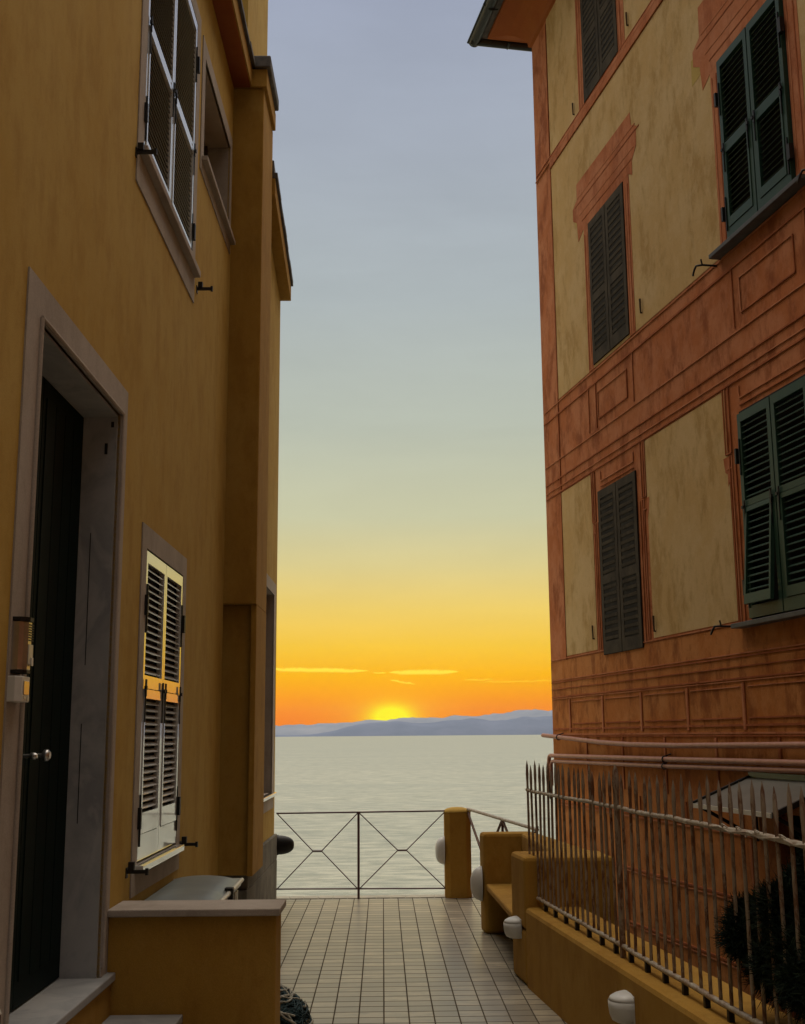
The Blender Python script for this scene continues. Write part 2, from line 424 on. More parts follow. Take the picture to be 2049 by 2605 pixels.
def shutter_leaf(parent, x0, x1, h0, h1, mid, yf, mt, hinge_left, pitch=0.052, stile=0.040, bottom=0.16, flap_open=0.0, top=0.07, rail=1.0):
    """one leaf: fixed louvre field above, framed drop flap of louvres below; yf = front plane (negative is outwards)"""
    y0, y1 = yf, yf + 0.035
    f = MB()
    f.box(x0, x0 + stile, y0, y1, h0, h1); f.box(x1 - stile, x1, y0, y1, h0, h1)
    a, b = x0 + stile, x1 - stile
    f.box(a, b, y0, y1, h1 - top, h1); f.box(a, b, y0, y1, mid, mid + 0.050 * rail); f.box(a, b, y0, y1, h0, h0 + bottom * 0.55)
    louvres(f, a + .004, b - .004, mid + 0.050 * rail + .006, h1 - top - .006, yf + 0.004, pitch, depth=min(.034, pitch * .85))
    if not isinstance(mt, tuple): mt = (mt, mt)
    leaf = f.build('shutter_leaf', mt, parent)
    g = MB(); fs = 0.024; fh0 = h0 + bottom * 0.55 + .006; fh1 = mid - 0.006
    A, B = a + 0.004, b - 0.004; Y0, Y1 = y0 - 0.006, y1 - 0.010
    g.box(A, A + fs, Y0, Y1, fh0, fh1); g.box(B - fs, B, Y0, Y1, fh0, fh1)
    g.box(A + fs, B - fs, Y0, Y1, fh1 - 0.036 * rail, fh1); g.box(A + fs, B - fs, Y0, Y1, fh0, fh0 + bottom * 0.45)
    louvres(g, A + fs + .003, B - fs - .003, fh0 + bottom * 0.45 + .008, fh1 - 0.036 * rail - .004, yf + 0.002, pitch, depth=.028)
    if flap_open:
        rot = Matrix.Rotation(R(-flap_open), 3, 'X'); pv = Vector((0, Y0, fh1))
        g.v = [tuple(pv + rot @ (Vector(p) - pv)) for p in g.v]
    g.build('flap', mt, parent)
    k = MB()
    for hx, sgn in ((a, 1), (b, -1)):           # small strap hinges of the flap
        k.box(hx - 0.010, hx + 0.010, y0 - 0.016, y0 - 0.0065, mid - 0.05, mid + 0.05)
        k.box(hx - 0.016 * sgn - .012, hx - 0.016 * sgn + .012, y0 - 0.022, y0 - 0.0065, mid - 0.012, mid + 0.010)
        k.box(hx - 0.004, hx + 0.004, y0 - 0.014, y0 - 0.0065, mid - 0.20, mid - 0.05)
    e = x0 if hinge_left else x1; s = -1 if hinge_left else 1
    for hz in (h0 + 0.24, h1 - 0.33):            # block hinges at the outer stile
        k.box(e - 0.010, e + s * 0.035, y0 - 0.022, y0 + 0.012, hz - 0.06, hz + 0.06)
        k.box(e - s * 0.020 - 0.006, e - s * 0.020 + 0.006, y0 - 0.010, y0 - .001, hz - 0.16, hz + 0.13)
    k.split('hinge', IRON, parent)
    return leaf

def holdback(parent, s, h, ln=0.11):
    k = MB(); k.box(s - .010, s + .010, -ln, 0.01, h - .012, h + .008)
    k.box(s - .016, s + .016, -.045, -.012, h + .0085, h + .05)
    k.box(s - .012, s + .012, -ln - .012, -ln + .004, h - .020, h + .016)
    k.box(s - .02, s + .02, -.006, .01, h - .035, h + .02)
    k.build('shutter_catch', IRON, parent)

# ================================================================== LEFT HOUSE
house = thing('ochre_house', L_LOC, LA, 'ochre plastered house on the left with white louvred shutters and grey stone door surround', 'house')
D = (4.73, 6.21, 0.455, 3.40)
W3 = (8.58, 10.02, 6.13, 7.00)
W1 = (6.50, 8.19, 5.10, 7.05)
W2 = (6.97, 8.20, 0.97, 2.79)
w = MB()
wall_sheet(w, -16.0, 10.2, -0.3, 7.70, [D, W3, W1, W2], 0.24, 0)
w.add([(-16, 0, -.3), (-16, 5, -.3), (-16, 5, 7.7), (-16, 0, 7.7)], [(0, 1, 2, 3)], 0)
w.add([(-16, .8, -.3), (10.2, .8, -.3), (10.2, .8, 7.7), (-16, .8, 7.7)], [(0, 1, 2, 3)], 0)
w.build('wall', OCHRE, house)
# pier: upper part forward, lower part set back, hung above the concrete plinth
p = MB()
p.box(10.20, 11.02, -0.285, 0.9, 2.81, 7.70)
p.box(10.24, 11.02, -0.285, -0.235, 0.53, 2.81); p.box(10.30, 11.02, -0.235, 0.9, 0.53, 2.81)
p.build('pier', OCHRE2, house, bevel=.008)
f = MB(); FW = (11.30, 12.60, 1.10, 3.17); FY = -.192
wall_sheet(f, 11.02, 12.93, 0.66, 6.62, [FW], 0.20, 0, 1, y=FY)
f.add([(11.02, FY, 6.62), (12.93, FY, 6.62), (12.93, FY, 6.8), (11.02, FY, 7.2)], [(0, 1, 2, 3)], 0)
f.add([(12.93, FY, .66), (12.93, 4, .66), (12.93, 4, 6.8), (12.93, FY, 6.8)], [(0, 1, 2, 3)], 0)
f.add([(11.02, FY + .20, .66), (12.93, FY + .20, .66), (12.93, FY + .20, 6.8), (11.02, FY + .20, 6.8)], [(0, 1, 2, 3)], 1)
f.add([(11.02, FY, 6.8), (12.93, FY, 6.8), (12.93, 4, 6.8), (11.02, 4, 6.8)], [(0, 1, 2, 3)], 0)
f.build('side_wall', [OCHRE, STONE], house)
pl = MB(); pl.box(10.36, 12.95, -0.225, 1.0, -0.3, 0.40); pl.box(11.0, 12.95, -.224, 1.0, .4001, 0.66)
pl.box(10.42, 10.999, -.223, 1.0, .4001, .529)
pl.build('plinth', CONCRETE, house, bevel=.01)
# far strip window trim
fw = MB(); frame_strips(fw, *FW, .18, .17, .13, .16, 0.0); fw.v = [(x, y + FY - .006 if y <= 0 else y + FY, z) for x, y, z in fw.v]
win = fw.build('stone_surround', STONE, house)
s_ = MB(); s_.box(11.1, 12.75, FY - .04, FY + .02, 1.065, 1.10); s_.build('sill', WHITE_SH, win, bevel=.004)
# cornice, fascia and roof edge
c = MB()
c.box(-16, 10.19, -0.16, 0.02, 7.70, 7.88); c.build('cornice', SOFFIT, house, bevel=.006)
c = MB(); c.box(-16, 10.19, -0.172, -0.160, 7.705, 7.885); c.build('fascia', OCHRE2, house)
c = MB(); c.box(10.17, 11.0, -0.315, 0.5, 7.70, 7.885); c.build('pier_cornice', OCHRE2, house, bevel=.008)
c = MB(); c.box(10.14, 10.95, -0.35, 0.5, 7.889, 8.01); c.build('pier_cap', TILE_ROOF, house, bevel=.012)
c = MB()
for i in range(65):
    x = -15.8 + i * .4; c.box(x, x + .395, -.20 + random.uniform(-.006, .006), .6, 7.889, 7.93 + random.uniform(0, .008))
    c.box(x, x + .395, -.17 + random.uniform(-.006, .006), .6, 7.94, 7.975 + random.uniform(0, .008))
c.build('roof_tiles', TILE_ROOF, house)
c = MB(); c.prism_y([(11.02, 7.02), (12.92, 6.62), (12.92, 6.80), (11.02, 7.20)], -.315, .2); c.build('lower_cornice', OCHRE2, house, bevel=.006)
c = MB()
for i in range(9):
    x = 11.02 + i * .212; z = 7.203 - (x - 11.02) * .2105; dz = random.uniform(0, .008); q = random.uniform(-.006, .006)
    c.prism_y([(x, z + .001), (x + .211, z + .001 - .0444), (x + .211, z + .045 - .030 + dz), (x, z + .050 + dz)], -.338 + q, .6)
c.build('lower_roof_tiles', TILE_ROOF, house)
c = MB(); c.prism_y([(11.03, 7.27), (11.45, 7.19), (11.45, 7.27), (11.03, 7.40)], -.30, .5); c.build('stepped_roof_edge', TILE_ROOF, house, bevel=.006)
# taller block behind
c = MB(); c.box(11.1, 12.9, -.0, 5, 6.9, 11.5); c.build('upper_block', OCHRE, house)
c = MB(); c.box(11.0, 13.1, -.2, 5.2, 11.5, 11.7); c.build('upper_roof', TILE_ROOF, house)
c = MB(); c.add([(-16, 0, 7.9), (11, 0, 7.9), (11, 5, 9.2), (-16, 5, 9.2)], [(0, 1, 2, 3)]); c.add([(-5, .02, 7.6), (11, .02, 7.6), (11, .8, 7.8), (-5, .8, 7.8)], [(0, 1, 2, 3)])
c.build('roof', TILE_ROOF, house)


# windows of the left house
def opening(name, o4, wl, wr, wt, wb, parent, back=.034, reveal=False, backm=None, depth=.23):
    a, b, c_, d = o4
    m_ = MB(); frame_strips(m_, a, b, c_, d, wl, wr, wt, wb, .008)
    if reveal:      # stone lined reveals
        m_.box(a, a + .012, .012, depth, c_, d, 2); m_.box(b - .012, b, .012, depth, c_, d, 2)
        m_.box(a + .012, b - .012, .012, depth, d - .012, d, 2)
    m_.add([(a, back, c_), (b, back, c_), (b, back, d), (a, back, d)], [(0, 1, 2, 3)], 1)
    return m_.build(name, [STONE, backm or BLACK, MARBLE if name == 'door_surround' else STONE], parent)

def white_window(o4, mid, wl, wr, wt, wb, bottom, label, pitch, lv, rail=1.0):
    a, b, c_, d = o4
    o = opening('shuttered_window', o4, wl, wr, wt, wb, house); o['label'] = label
    mx = (a + b) / 2
    shutter_leaf(o, a + .012, mx - .004, c_ + .012, d - .012, mid, -.006, (WHITE_SH, lv), True, bottom=bottom, pitch=pitch, rail=rail)
    shutter_leaf(o, mx + .004, b - .012, c_ + .012, d - .012, mid, -.006, (WHITE_SH, lv), False, bottom=bottom, pitch=pitch, rail=rail)
    return o
w1 = white_window(W1, 5.98, .15, .14, .13, .25, .10, 'upper window with white shutters, louvres coloured dark for shade', 0.040, SHADED_LV)
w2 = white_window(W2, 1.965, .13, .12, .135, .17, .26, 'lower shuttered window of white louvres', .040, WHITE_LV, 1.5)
k = MB(); k.box(6.40, 8.32, -.055, .01, 5.045, 5.095); k.build('sill', STONE, w1, bevel=.004)
k = MB(); k.box(6.92, 8.25, -.055, .01, .925, .966); k.build('sill', WHITE_SH, w2, bevel=.004)
w3 = opening('window', W3, .13, .10, .13, .13, house, back=.225, reveal=True, backm=simple('dim_window_pane', (.05, .04, .025), .3, bmp=0))
k = MB(); k.box(8.50, 10.12, -.055, .01, 6.09, 6.128); k.build('sill', STONE, w3, bevel=.004)
k = MB()
for a_, b_ in ((8.60, 8.66), (9.27, 9.33), (9.95, 10.0)): k.box(a_, b_, .195, .222, 6.14, 6.98)
k.box(8.66, 9.27, .195, .222, 6.14, 6.2); k.box(9.33, 9.95, .195, .222, 6.14, 6.2)
k.build('window_frame', simple('brown_wood_frame', (.12, .07, .035), .5), w3)
for s0, h_ in ((6.34, 5.02), (8.47, 5.02), (6.74, .955), (8.39, .955)): holdback(house, s0, h_)

# door
dd = opening('door_surround', D, .19, .13, .165, 0.0, house, back=.235, reveal=True)
k = MB()   # rounded nosing on the stone edge
k.tube([(D[0] - .012, -.012, .55), (D[0] - .012, -.012, 3.41)], .012, 8); k.tube([(D[1] + .012, -.012, .55), (D[1] + .012, -.012, 3.41)], .010, 8)
k.tube([(D[0] - .01, -.012, 3.412), (D[1] + .01, -.012, 3.412)], .011, 8); k.build('edge_moulding', STONE, dd)
k = MB(); a, b = D[0] + .012, D[1] - .012; mid = (a + b) / 2
for x0, x1 in ((a, mid - .003), (mid + .003, b)):
    k.box(x0, x1, .195, .228, .51, 3.385)
    for q in range(4): k.box(x0 + .04 + q * (x1 - x0 - .08) / 4 + .004, x0 + .04 + (q + 1) * (x1 - x0 - .08) / 4 - .004, .190, .1945, .62, 3.30)
door = k.build('door', DOOR_GREEN, dd, bevel=.004)
k = MB()
for x0, r0 in ((mid - .09, .016), (mid + .11, .027)):
    k.tube([(x0, .176, 1.60), (x0, .150, 1.60)], .010, 10); k.tube([(x0, .150, 1.60), (x0, .142, 1.60), (x0, .125, 1.60), (x0, .115, 1.60)], [r0 * .6, r0, r0, r0 * .6], 16)
k.split('door_knob', STEEL, dd)
k = MB()      # small bolts and a crack along the marble jamb
k.box(D[1] - .0145, D[1] - .0118, .13, .134, 2.05, 2.75); k.box(D[1] - .0145, D[1] - .0118, .136, .140, 1.25, 1.75)
k.box(D[1] - .017, D[1] - .0118, .06, .075, 3.18, 3.24); k.box(D[1] - .017, D[1] - .0118, .03, .045, 3.33, 3.36)
k.split('jamb_mark', IRON, dd)
k = MB(); k.box(4.45, 6.40, -.05, .232, .462, .503); k.build('door_sill', MARBLE, dd, bevel=.006)
k = MB(); k.box(4.45, 6.36, -.03, .05, -.02, .460); k.build('door_step_riser', OCHRE2, dd)

# doorstep, parapet with stone cap
st = thing('stone_step', (L_LOC[0], 0, 0), LA, 'low grey stone step in front of the door sill, beside the capped parapet', 'step')
k = MB(); k.box(4.4, 6.34, -.40, -.03, .26, .30); k.build('tread', MARBLE, st, bevel=.006)
k = MB(); k.box(4.4, 6.32, -.37, -.032, -.0, .259); k.build('riser', OCHRE2, st)
pp = thing('parapet', (L_LOC[0], 0, 0), LA, 'waist high ochre parapet with a grey marble cap beside the door', 'parapet wall')
k = MB(); k.box(6.345, 6.62, -.865, -.002, 0, .775); k.build('wall', OCHRE2, pp, bevel=.006)
k = MB(); k.box(6.305, 6.66, -.888, -.002, .7755, .812); k.build('cap', STONE, pp, bevel=.006)

# grey lidded box behind the parapet
bx = thing('storage_box', (-1.395, 7.58, .170), 0, 'cream storage box with a domed grey green lid behind the parapet', 'storage box')
k = MB(); k.box(.02, .425, -.72, .52, -.170, .53); 
for y in (-.7, -.4, -.1, .2, .36, .45): k.box(.4255, .440, y, y + .05, .02, .52)
k.build('body', CREAM, bx, bevel=.006)
k = MB(); nx, ny = 10, 14
vs = []; 
for j in range(ny + 1):
    for i in range(nx + 1):
        u, v = i / nx, j / ny
        vs.append((-.0 + .455 * u, -.78 + 1.36 * v, .575 + .05 * (1 - (2 * u - 1) ** 2) ** .5 * min(1, 8 * v, 8 * (1 - v)) - (.010 if .42 < v < .5 else 0)))
fs = [(j * (nx + 1) + i, j * (nx + 1) + i + 1, (j + 1) * (nx + 1) + i + 1, (j + 1) * (nx + 1) + i) for j in range(ny) for i in range(nx)]
k.add(vs, fs, 0, True)
ld = k.build('lid', GREYLID, bx)
k = MB(); k.tube([(.455, -.78, .572), (.458, -.1, .573), (.455, .58, .572)], .014, 8); k.tube([(.44, -.76, .545), (.44, .56, .545)], .012, 8); k.tube([(0, .58, .572), (.455, .58, .572)], .010, 8); k.box(.0, .44, -.76, .56, .532, .562)
k.build('lid_rim', CREAM, ld)
k = MB(); k.box(.45, .482, -.12, -.06, .49, .60); k.box(.43, .48, -.12, -.06, .588, .604); k.build('latch', IRON, bx, bevel=.003)

# intercom and bell box
ic = thing('intercom', tuple(l2w(4.62, .004, 1.925)), LA, 'narrow rounded silver intercom with speaker slots on the door surround', 'intercom')
k = MB(); prof = [(-.055, 0), (-.055, -.030), (-.045, -.045), (-.020, -.056), (.020, -.056), (.045, -.045), (.055, -.030), (.055, 0)]
k.prism_z(prof, .012, .200); k.build('body', STEEL, ic, bevel=.003)
k = MB(); k.prism_z([(x * 1.08, y * 1.1) for x, y in prof], .2005, .216); k.prism_z([(x * 1.04, y * 1.02) for x, y in prof], .0, .0115); k.split('end_cap', IRON, ic)
k = MB()
for i in range(7): k.box(-.018, .034, -.0605, -.0562, .186 - i * .010, .1895 - i * .010)
k.build('speaker_slot', IRON, ic)
k = MB(); k.box(-.018, .036, -.060, -.0562, .035, .112); k.build('face_plate', CREAM, ic, bevel=.001)
k = MB(); k.box(.010, .034, -.064, -.0602, .030, .062); k.build('call_button', LAMPW, ic, bevel=.001)
bb = thing('bell_box', tuple(l2w(4.60, .004, 1.815)), LA, 'small pale bell box with an amber window below the intercom', 'doorbell')
k = MB(); k.prism_z([(-.06, 0), (-.06, -.032), (-.035, -.052), (.06, -.052), (.06, 0)], 0, .098); k.build('case', LAMPW, bb, bevel=.003)
k = MB(); k.box(-.018, .045, -.0555, -.0525, .028, .080); k.build('window', AMBER, bb, bevel=.001)
k = MB(); k.box(-.018, .016, -.0555, -.0525, .012, .022); k.box(.028, .05, -.0555, -.0525, .004, .022); k.build('button', CREAM, bb)

# little red box with white lid at the near side of the door
mb_ = thing('wall_box', (-1.42, 4.20, .62), LA, 'small dark red box with a sloping white lid beside the door', 'box')
k = MB(); k.box(-.12, .08, -.115, .04, 0, .135); k.build('body', MAROON, mb_, bevel=.004)
k = MB(); k.prism_x([(.04, .1355), (-.118, .1355), (-.112, .150), (.04, .30)], -.12, .08); k.build('lid', LAMPW, mb_, bevel=.003)

# dark lamp on the seaward corner
def dome_lamp(name, loc, rz, mt, label, ry=.10, rz_=.14, dep=.09, group=None, plate=True):
    """oval bulkhead: flat back on local y=0, bulging to -y"""
    t = thing(name, loc, rz, label, 'wall lamp', group)
    k = MB(); nu, nv = 20, 7; vs = []; 
    for j in range(nv + 1):
        a_ = j / nv * math.pi / 2; c1, s1 = math.cos(a_) ** .75, math.sin(a_)
        for i in range(nu):
            b_ = 2 * math.pi * i / nu; vs.append((ry * c1 * math.cos(b_), -.012 - dep * s1, rz_ * c1 * math.sin(b_)))
    fs = [(j * nu + i, j * nu + (i + 1) % nu, (j + 1) * nu + (i + 1) % nu, (j + 1) * nu + i) for j in range(nv) for i in range(nu)]
    k.add(vs, fs, 0, True); k.build('diffuser', mt, t)
    k = MB(); k.prism_y([(ry * 1.06 * math.cos(2 * math.pi * i / 24), rz_ * 1.05 * math.sin(2 * math.pi * i / 24)) for i in range(24)], -.014, .002); k.build('back_plate', mt, t)
    return t
dome_lamp('bulkhead_lamp', (-1.13, 12.99, .54), math.pi / 2, IRON, 'dark rounded lamp on the seaward corner of the ochre house', .07, .10, .17)
def hood_lamp(loc, rz, label):
    t = thing('hooded_lamp', loc, rz, label, 'wall lamp', 'white lamps along the terrace walls'); t.scale = (.78, .78, .78)
    k = MB(); n_ = 18; vs = []; lev = [(.0, .66, 1), (.012, .84, 1), (.045, .95, 1), (.09, 1.0, 1), (.128, 1.0, 1), (.131, .97, .97), (.134, .99, .99), (.150, .96, .93), (.164, .86, .76), (.174, .66, .48), (.178, .40, .2)]
    for z, sx, sy in lev:
        for i in range(n_ + 1):
            a_ = math.pi * i / n_; vs.append((.115 * sx * math.cos(a_), -.13 * sx * sy * abs(math.sin(a_)) ** .75, z))
    fs = [(j * (n_ + 1) + i, j * (n_ + 1) + i + 1, (j + 1) * (n_ + 1) + i + 1, (j + 1) * (n_ + 1) + i) for j in range(len(lev) - 1) for i in range(n_)]
    fs.append(tuple(range(n_, -1, -1))); fs.append(tuple(range((n_ + 1) * (len(lev) - 1), (n_ + 1) * len(lev))))
    k.add(vs, fs, 0, True); k.build('shade', LAMPW, t)
    k = MB(); k.box(-.108, .108, -.004, .012, .006, .168); k.build('back_plate', LAMPW, t, bevel=.004)
    return t

# ================================================================== TERRACE
def tile_mat():
    n = mat('beige_paving_tile'); sep = n.new('ShaderNodeSeparateXYZ'); n.link(n.co, sep.inputs[0])
    u = n.math('DIVIDE', sep.outputs[0], .1525); v = n.math('DIVIDE', n.math('ADD', sep.outputs[1], .055), .1466)
    fu, fv = n.math('FRACT', u), n.math('FRACT', v)
    cv = n.new('ShaderNodeCombineXYZ'); n.link(n.math('FLOOR', u), cv.inputs[0]); n.link(n.math('FLOOR', v), cv.inputs[1])
    wn = n.new('ShaderNodeTexWhiteNoise', noise_dimensions='2D'); n.link(cv.outputs[0], wn.inputs['Vector'])
    du = n.math('MINIMUM', fu, n.math('SUBTRACT', 1.0, fu)); dv = n.math('MINIMUM', fv, n.math('SUBTRACT', 1.0, fv))
    edge = n.math('MINIMUM', n.mrange(du, .016, .034, 0, 1), n.mrange(dv, .020, .055, 0, 1))
    # cloudy tone inside each tile, offset per tile
    off = n.new('ShaderNodeVectorMath', operation='ADD'); sc_ = n.new('ShaderNodeVectorMath', operation='SCALE'); n.link(wn.outputs['Color'], sc_.inputs[0]); sc_.inputs['Scale'].default_value = 7.0
    n.link(n.co, off.inputs[0]); n.link(sc_.outputs[0], off.inputs[1])
    cl = n.noise(n.mapping(off.outputs[0], (5, 9, 5)), 1.3, 4, .6)
    wear = n.noise(n.co, .9, 5, .6, .4)
    c = n.mix(n.mrange(wn.outputs['Value'], 0, 1, 0, 1.0), (.56, .48, .34, 1), (.31, .27, .20, 1))
    c = n.mix(n.mrange(cl, .42, .66, 0, .8), c, (.30, .26, .20, 1))
    c = n.mix(n.mrange(wear, .50, .72, 0, .35), c, (.26, .23, .18, 1))
    c = n.mix(edge, (.095, .077, .055, 1), c); n.link(n.math('MULTIPLY', edge, .6), n.b.inputs['Specular IOR Level'])
    n.link(c, n.b.inputs['Base Color'])
    n.link(n.math('SUBTRACT', 1.29, n.math('ADD', n.math('MULTIPLY', edge, .9), n.math('MULTIPLY', cl, .15))), n.b.inputs['Roughness'])
    grit = n.noise(n.co, 60, 3)
    h = n.math('ADD', n.math('MULTIPLY', edge, 1.0), n.math('ADD', n.math('MULTIPLY', grit, .12), n.math('MULTIPLY', wn.outputs['Value'], .10)))
    bump(n, h, .55, .003)
    n.b.inputs['Specular IOR Level'].default_value = .6
    return n.m
TILES = tile_mat()
k = MB()
k.prism_z([(-1.62, -17), (3.75, -17), (.975, 8.4), (.96, 8.8), (1.50, 8.8), (1.42, 13.06), (-1.40, 13.06)], -16, 0)
structure('terrace', k, TILES)
# edging course of tiles at the drop
k = MB(); x = -1.14; i = 0
while x < 1.35:
    k.box(x + .003, x + .149, 12.875, 13.075, .0, .006 + random.uniform(0, .001)); x += .1525
structure('terrace_edging', k, simple('edging_tile', (.50, .44, .32), .45, var=.35, scale=7), bevel=.002)
# ground of the lower yard
k = MB(); k.box(1.30, 14, -17, 13.7, -16.0, -1.5); structure('lower_yard', k, CONCRETE)

# low wall along the right of the terrace (slightly splayed)
WA = math.atan(-.108)          # angle of wall direction from +Y
WL = (1.874, 0.0, 0.0)
wl_rz = math.atan2(1.0, -.108)   # local x runs towards the sea, local -y towards the fence side (right)
lw = thing('low_wall', WL, wl_rz, 'knee high ochre plastered wall under the spiked fence', 'wall')
k = MB(); k.box(-15, 8.45, -.40, 0, -1.6, .515); k.build('wall', OCHRE2, lw, bevel=.028)
def ww(s, n, h):   # s along the low wall, n to the right of its inner face
    u = Vector((math.cos(wl_rz), math.sin(wl_rz), 0)); v = Vector((-math.sin(wl_rz), math.cos(wl_rz), 0))
    return Vector(WL) + u * s - v * n + Vector((0, 0, h))

# masonry bench with its arms
bench = thing('masonry_bench', (0, 0, 0), 0, 'built in ochre masonry bench with a seat slab between two rounded arms', 'bench')
k = MB(); k.prism_z([(.970, 8.40), (1.60, 8.40), (1.58, 8.84), (.922, 8.84)], .36, .845); k.prism_z([(.970, 8.40), (1.36, 8.40), (1.33, 8.84), (.922, 8.84)], 0, .3599)
k.build('arm', OCHRE2, bench, bevel=.028)
k = MB(); k.prism_z([(.872, 10.55), (1.34, 10.55), (1.32, 10.74), (.848, 10.74)], 0, .835); k.build('arm', OCHRE2, bench, bevel=.028)
k = MB(); k.prism_z([(1.25, 8.841), (1.55, 8.841), (1.345, 10.549), (1.20, 10.549)], 0, .835); k.build('backrest', OCHRE2, bench, bevel=.022)
k = MB(); k.prism_z([(.925, 8.843), (1.26, 8.843), (1.21, 10.547), (.885, 10.547)], .36, .415); k.build('seat', OCHRE2, bench, bevel=.015)
dome_lamp('bulkhead_lamp', (.856, 10.64, .405), -math.pi / 2, LAMPW, 'white oval lamp on the far arm of the masonry bench', .085, .14, .085, 'white oval lamps on ochre masonry')

# pillar
pil = thing('pillar', (.79, 12.92, 0), 0, 'short ochre pillar with a low domed top at the terrace edge', 'pillar')
k = MB(); o8 = [(-.085, -.12), (.085, -.12), (.14, -.07), (.14, .07), (.085, .12), (-.085, .12), (-.14, .07), (-.14, -.07)]
k.prism_z(o8, 0, .87); k.build('shaft', OCHRE2, pil, bevel=.006)
k = MB(); vs = []; 
for j, (s, z) in enumerate(((1.02, .871), (1.0, .885), (.75, .905), (.4, .918))): vs += [(x * s, y * s, z) for x, y in o8]
vs.append((0, 0, .922))
fs = [(j * 8 + i, j * 8 + (i + 1) % 8, (j + 1) * 8 + (i + 1) % 8, (j + 1) * 8 + i) for j in range(3) for i in range(8)] + [(24 + i, 24 + (i + 1) % 8, 32) for i in range(8)]
k.add(vs, fs, 0, True); k.build('cap', OCHRE, pil)
dome_lamp('bulkhead_lamp', (.648, 12.90, .475), -math.pi / 2, LAMPW, 'white oval lamp on the pillar at the terrace edge', .085, .14, .085, 'white oval lamps on ochre masonry')
hood_lamp(tuple(ww(8.66, -.002, .285)), wl_rz + math.pi, 'white hooded lamp at the far end of the low wall near the bench')
hood_lamp(tuple(ww(6.17, -.002, .285)), wl_rz + math.pi, 'white hooded lamp nearest the viewer on the low wall')

# railing at the edge
rl = thing('railing', (-.26, 12.86, 0), 0, 'thin iron railing with crossed rods facing the sea', 'railing')
x0, x1 = -.87, .92; xm = -.0
k = MB(); k.tube([(x0, 0, .875), (x1, 0, .885)], .0085, 8); k.build('top_rail', RAILM, rl)
k = MB(); k.tube([(x0, 0, .105), (x1, 0, .095)], .0075, 8); k.build('bottom_rail', RAILM, rl)
k = MB(); k.tube([(xm, 0, -.005), (xm, 0, .885)], .013, 8); k.build('post', RAILM, rl)
def cross(xa, xb, zl=.10, zh=.87):
    mx = (xa + xb) / 2; mz = .485; g = .045
    k = MB(); k.tube([(mx - g, 0, mz), (mx + g, 0, mz)], .0095, 8)
    for e, sg in ((xa, -1), (xb, 1)):
        k.tube([(mx + sg * g, 0, mz), (e - sg * .01, 0, zh)], .0055, 8); k.tube([(mx + sg * g, 0, mz), (e - sg * .01, 0, zl)], .0055, 8)
    k.build('cross_rod', RAILM, rl)
cross(x0, xm); cross(xm, x1)
sr = thing('side_railing', (.87, 12.85, 0), 0, 'pale handrail with dark diagonal rods running from the pillar behind the bench', 'railing')
A, B_ = Vector((.03, -.02, .905)), Vector((.50, -2.10, .845))
k = MB(); k.tube([A, B_], .016, 8); k.build('handrail', RAILP, sr)
k = MB()
def pt(t, z): q = A.lerp(B_, t); return Vector((q.x, q.y, z))
for t0, t1 in ((.0, .27), (.54, .27), (.54, .82), (1.0, .78)):
    k.tube([pt(t0, .87), pt(t1, .42)], .014, 6)
k.build('cross_rod', simple('brown_iron', (.16, .075, .045), .5, .2), sr)
k = MB(); k.tube([pt(.54, 0), pt(.54, .87)], .013, 8); k.build('post', RAILM, sr)

# net bundle beside the parapet
nb = thing('net_bundle', (-.84, 7.42, 0), .3, 'tangled bundle of dark teal netting and pale rope on the tiles by the parapet', 'fishing net')
def strand(k, r, n_, th, hgt, seed):
    rnd = random.Random(seed)
    for q in range(n_):
        a0 = rnd.uniform(0, 6.28); t = rnd.uniform(.25, .95); pts = []
        ln = rnd.randint(10, 22); dt = 0.0
        for i in range(ln):
            a0 += rnd.uniform(.05, .16); dt = .8 * dt + rnd.uniform(-.03, .03); t = min(1, max(.1, t + dt))
            z = hgt * math.sqrt(max(0, 1 - t * t)) + rnd.uniform(0, .012)
            pts.append((r * t * math.cos(a0) * 1.15, r * t * math.sin(a0), max(.01, z)))
        k.tube(pts, th * rnd.uniform(.6, 1.2), 5)
k = MB(); vs = []
rnd = random.Random(4)
for j in range(9):
    for i in range(26):
        t = math.cos(j / 8 * math.pi / 2); a_ = 2 * math.pi * i / 26; q = .345 * (1 + rnd.uniform(-.09, .09))
        vs.append((q * t * math.cos(a_) * 1.1, q * t * math.sin(a_), .205 * math.sin(j / 8 * math.pi / 2) * (1 + rnd.uniform(-.12, .12))))
k.add(vs, [(j * 26 + i, j * 26 + (i + 1) % 26, (j + 1) * 26 + (i + 1) % 26, (j + 1) * 26 + i) for j in range(8) for i in range(26)])
strand(k, .355, 260, .0045, .225, 3); k.build('netting', NET_T, nb)
k = MB(); strand(k, .365, 34, .0065, .232, 9); k.build('rope', NET_W, nb)

# ================================================================== FENCE
FL = (1.97, 0, 0); f_rz = math.atan2(1, -.108)
fe = thing('spiked_fence', FL, f_rz, 'peeling pale iron fence of pointed bars on the low wall', 'fence')
rnd = random.Random(5)
s_ = 8.66; i = 0
picks = []
while s_ > 3.2:
    picks.append(s_); s_ -= .111
for i, s in enumerate(picks):
    k = MB(); big = i in (19, 43)
    r = .0085 if not big else .017
    lx, ly = rnd.uniform(-.008, .008), rnd.uniform(-.006, .006)
    top = 1.485 + rnd.uniform(-.022, .018) + (.05 if big else 0)
    b0 = .565 if not big else .515
    x0 = s + rnd.uniform(-.012, .012)
    k.tube([(x0, 0, b0), (x0 + lx * .5, ly * .4, 1.0), (x0 + lx, ly, top - .15)], r, 8)
    # flattened blade tip
    k.tube([(x0 + lx, ly, top - .15), (x0 + lx, ly, top - .10), (x0 + lx * 1.2, ly, top - .04), (x0 + lx * 1.4, ly, top)], [r, r * 1.25, r * .95, .001], 8)
    k.build('picket', RUST, fe)
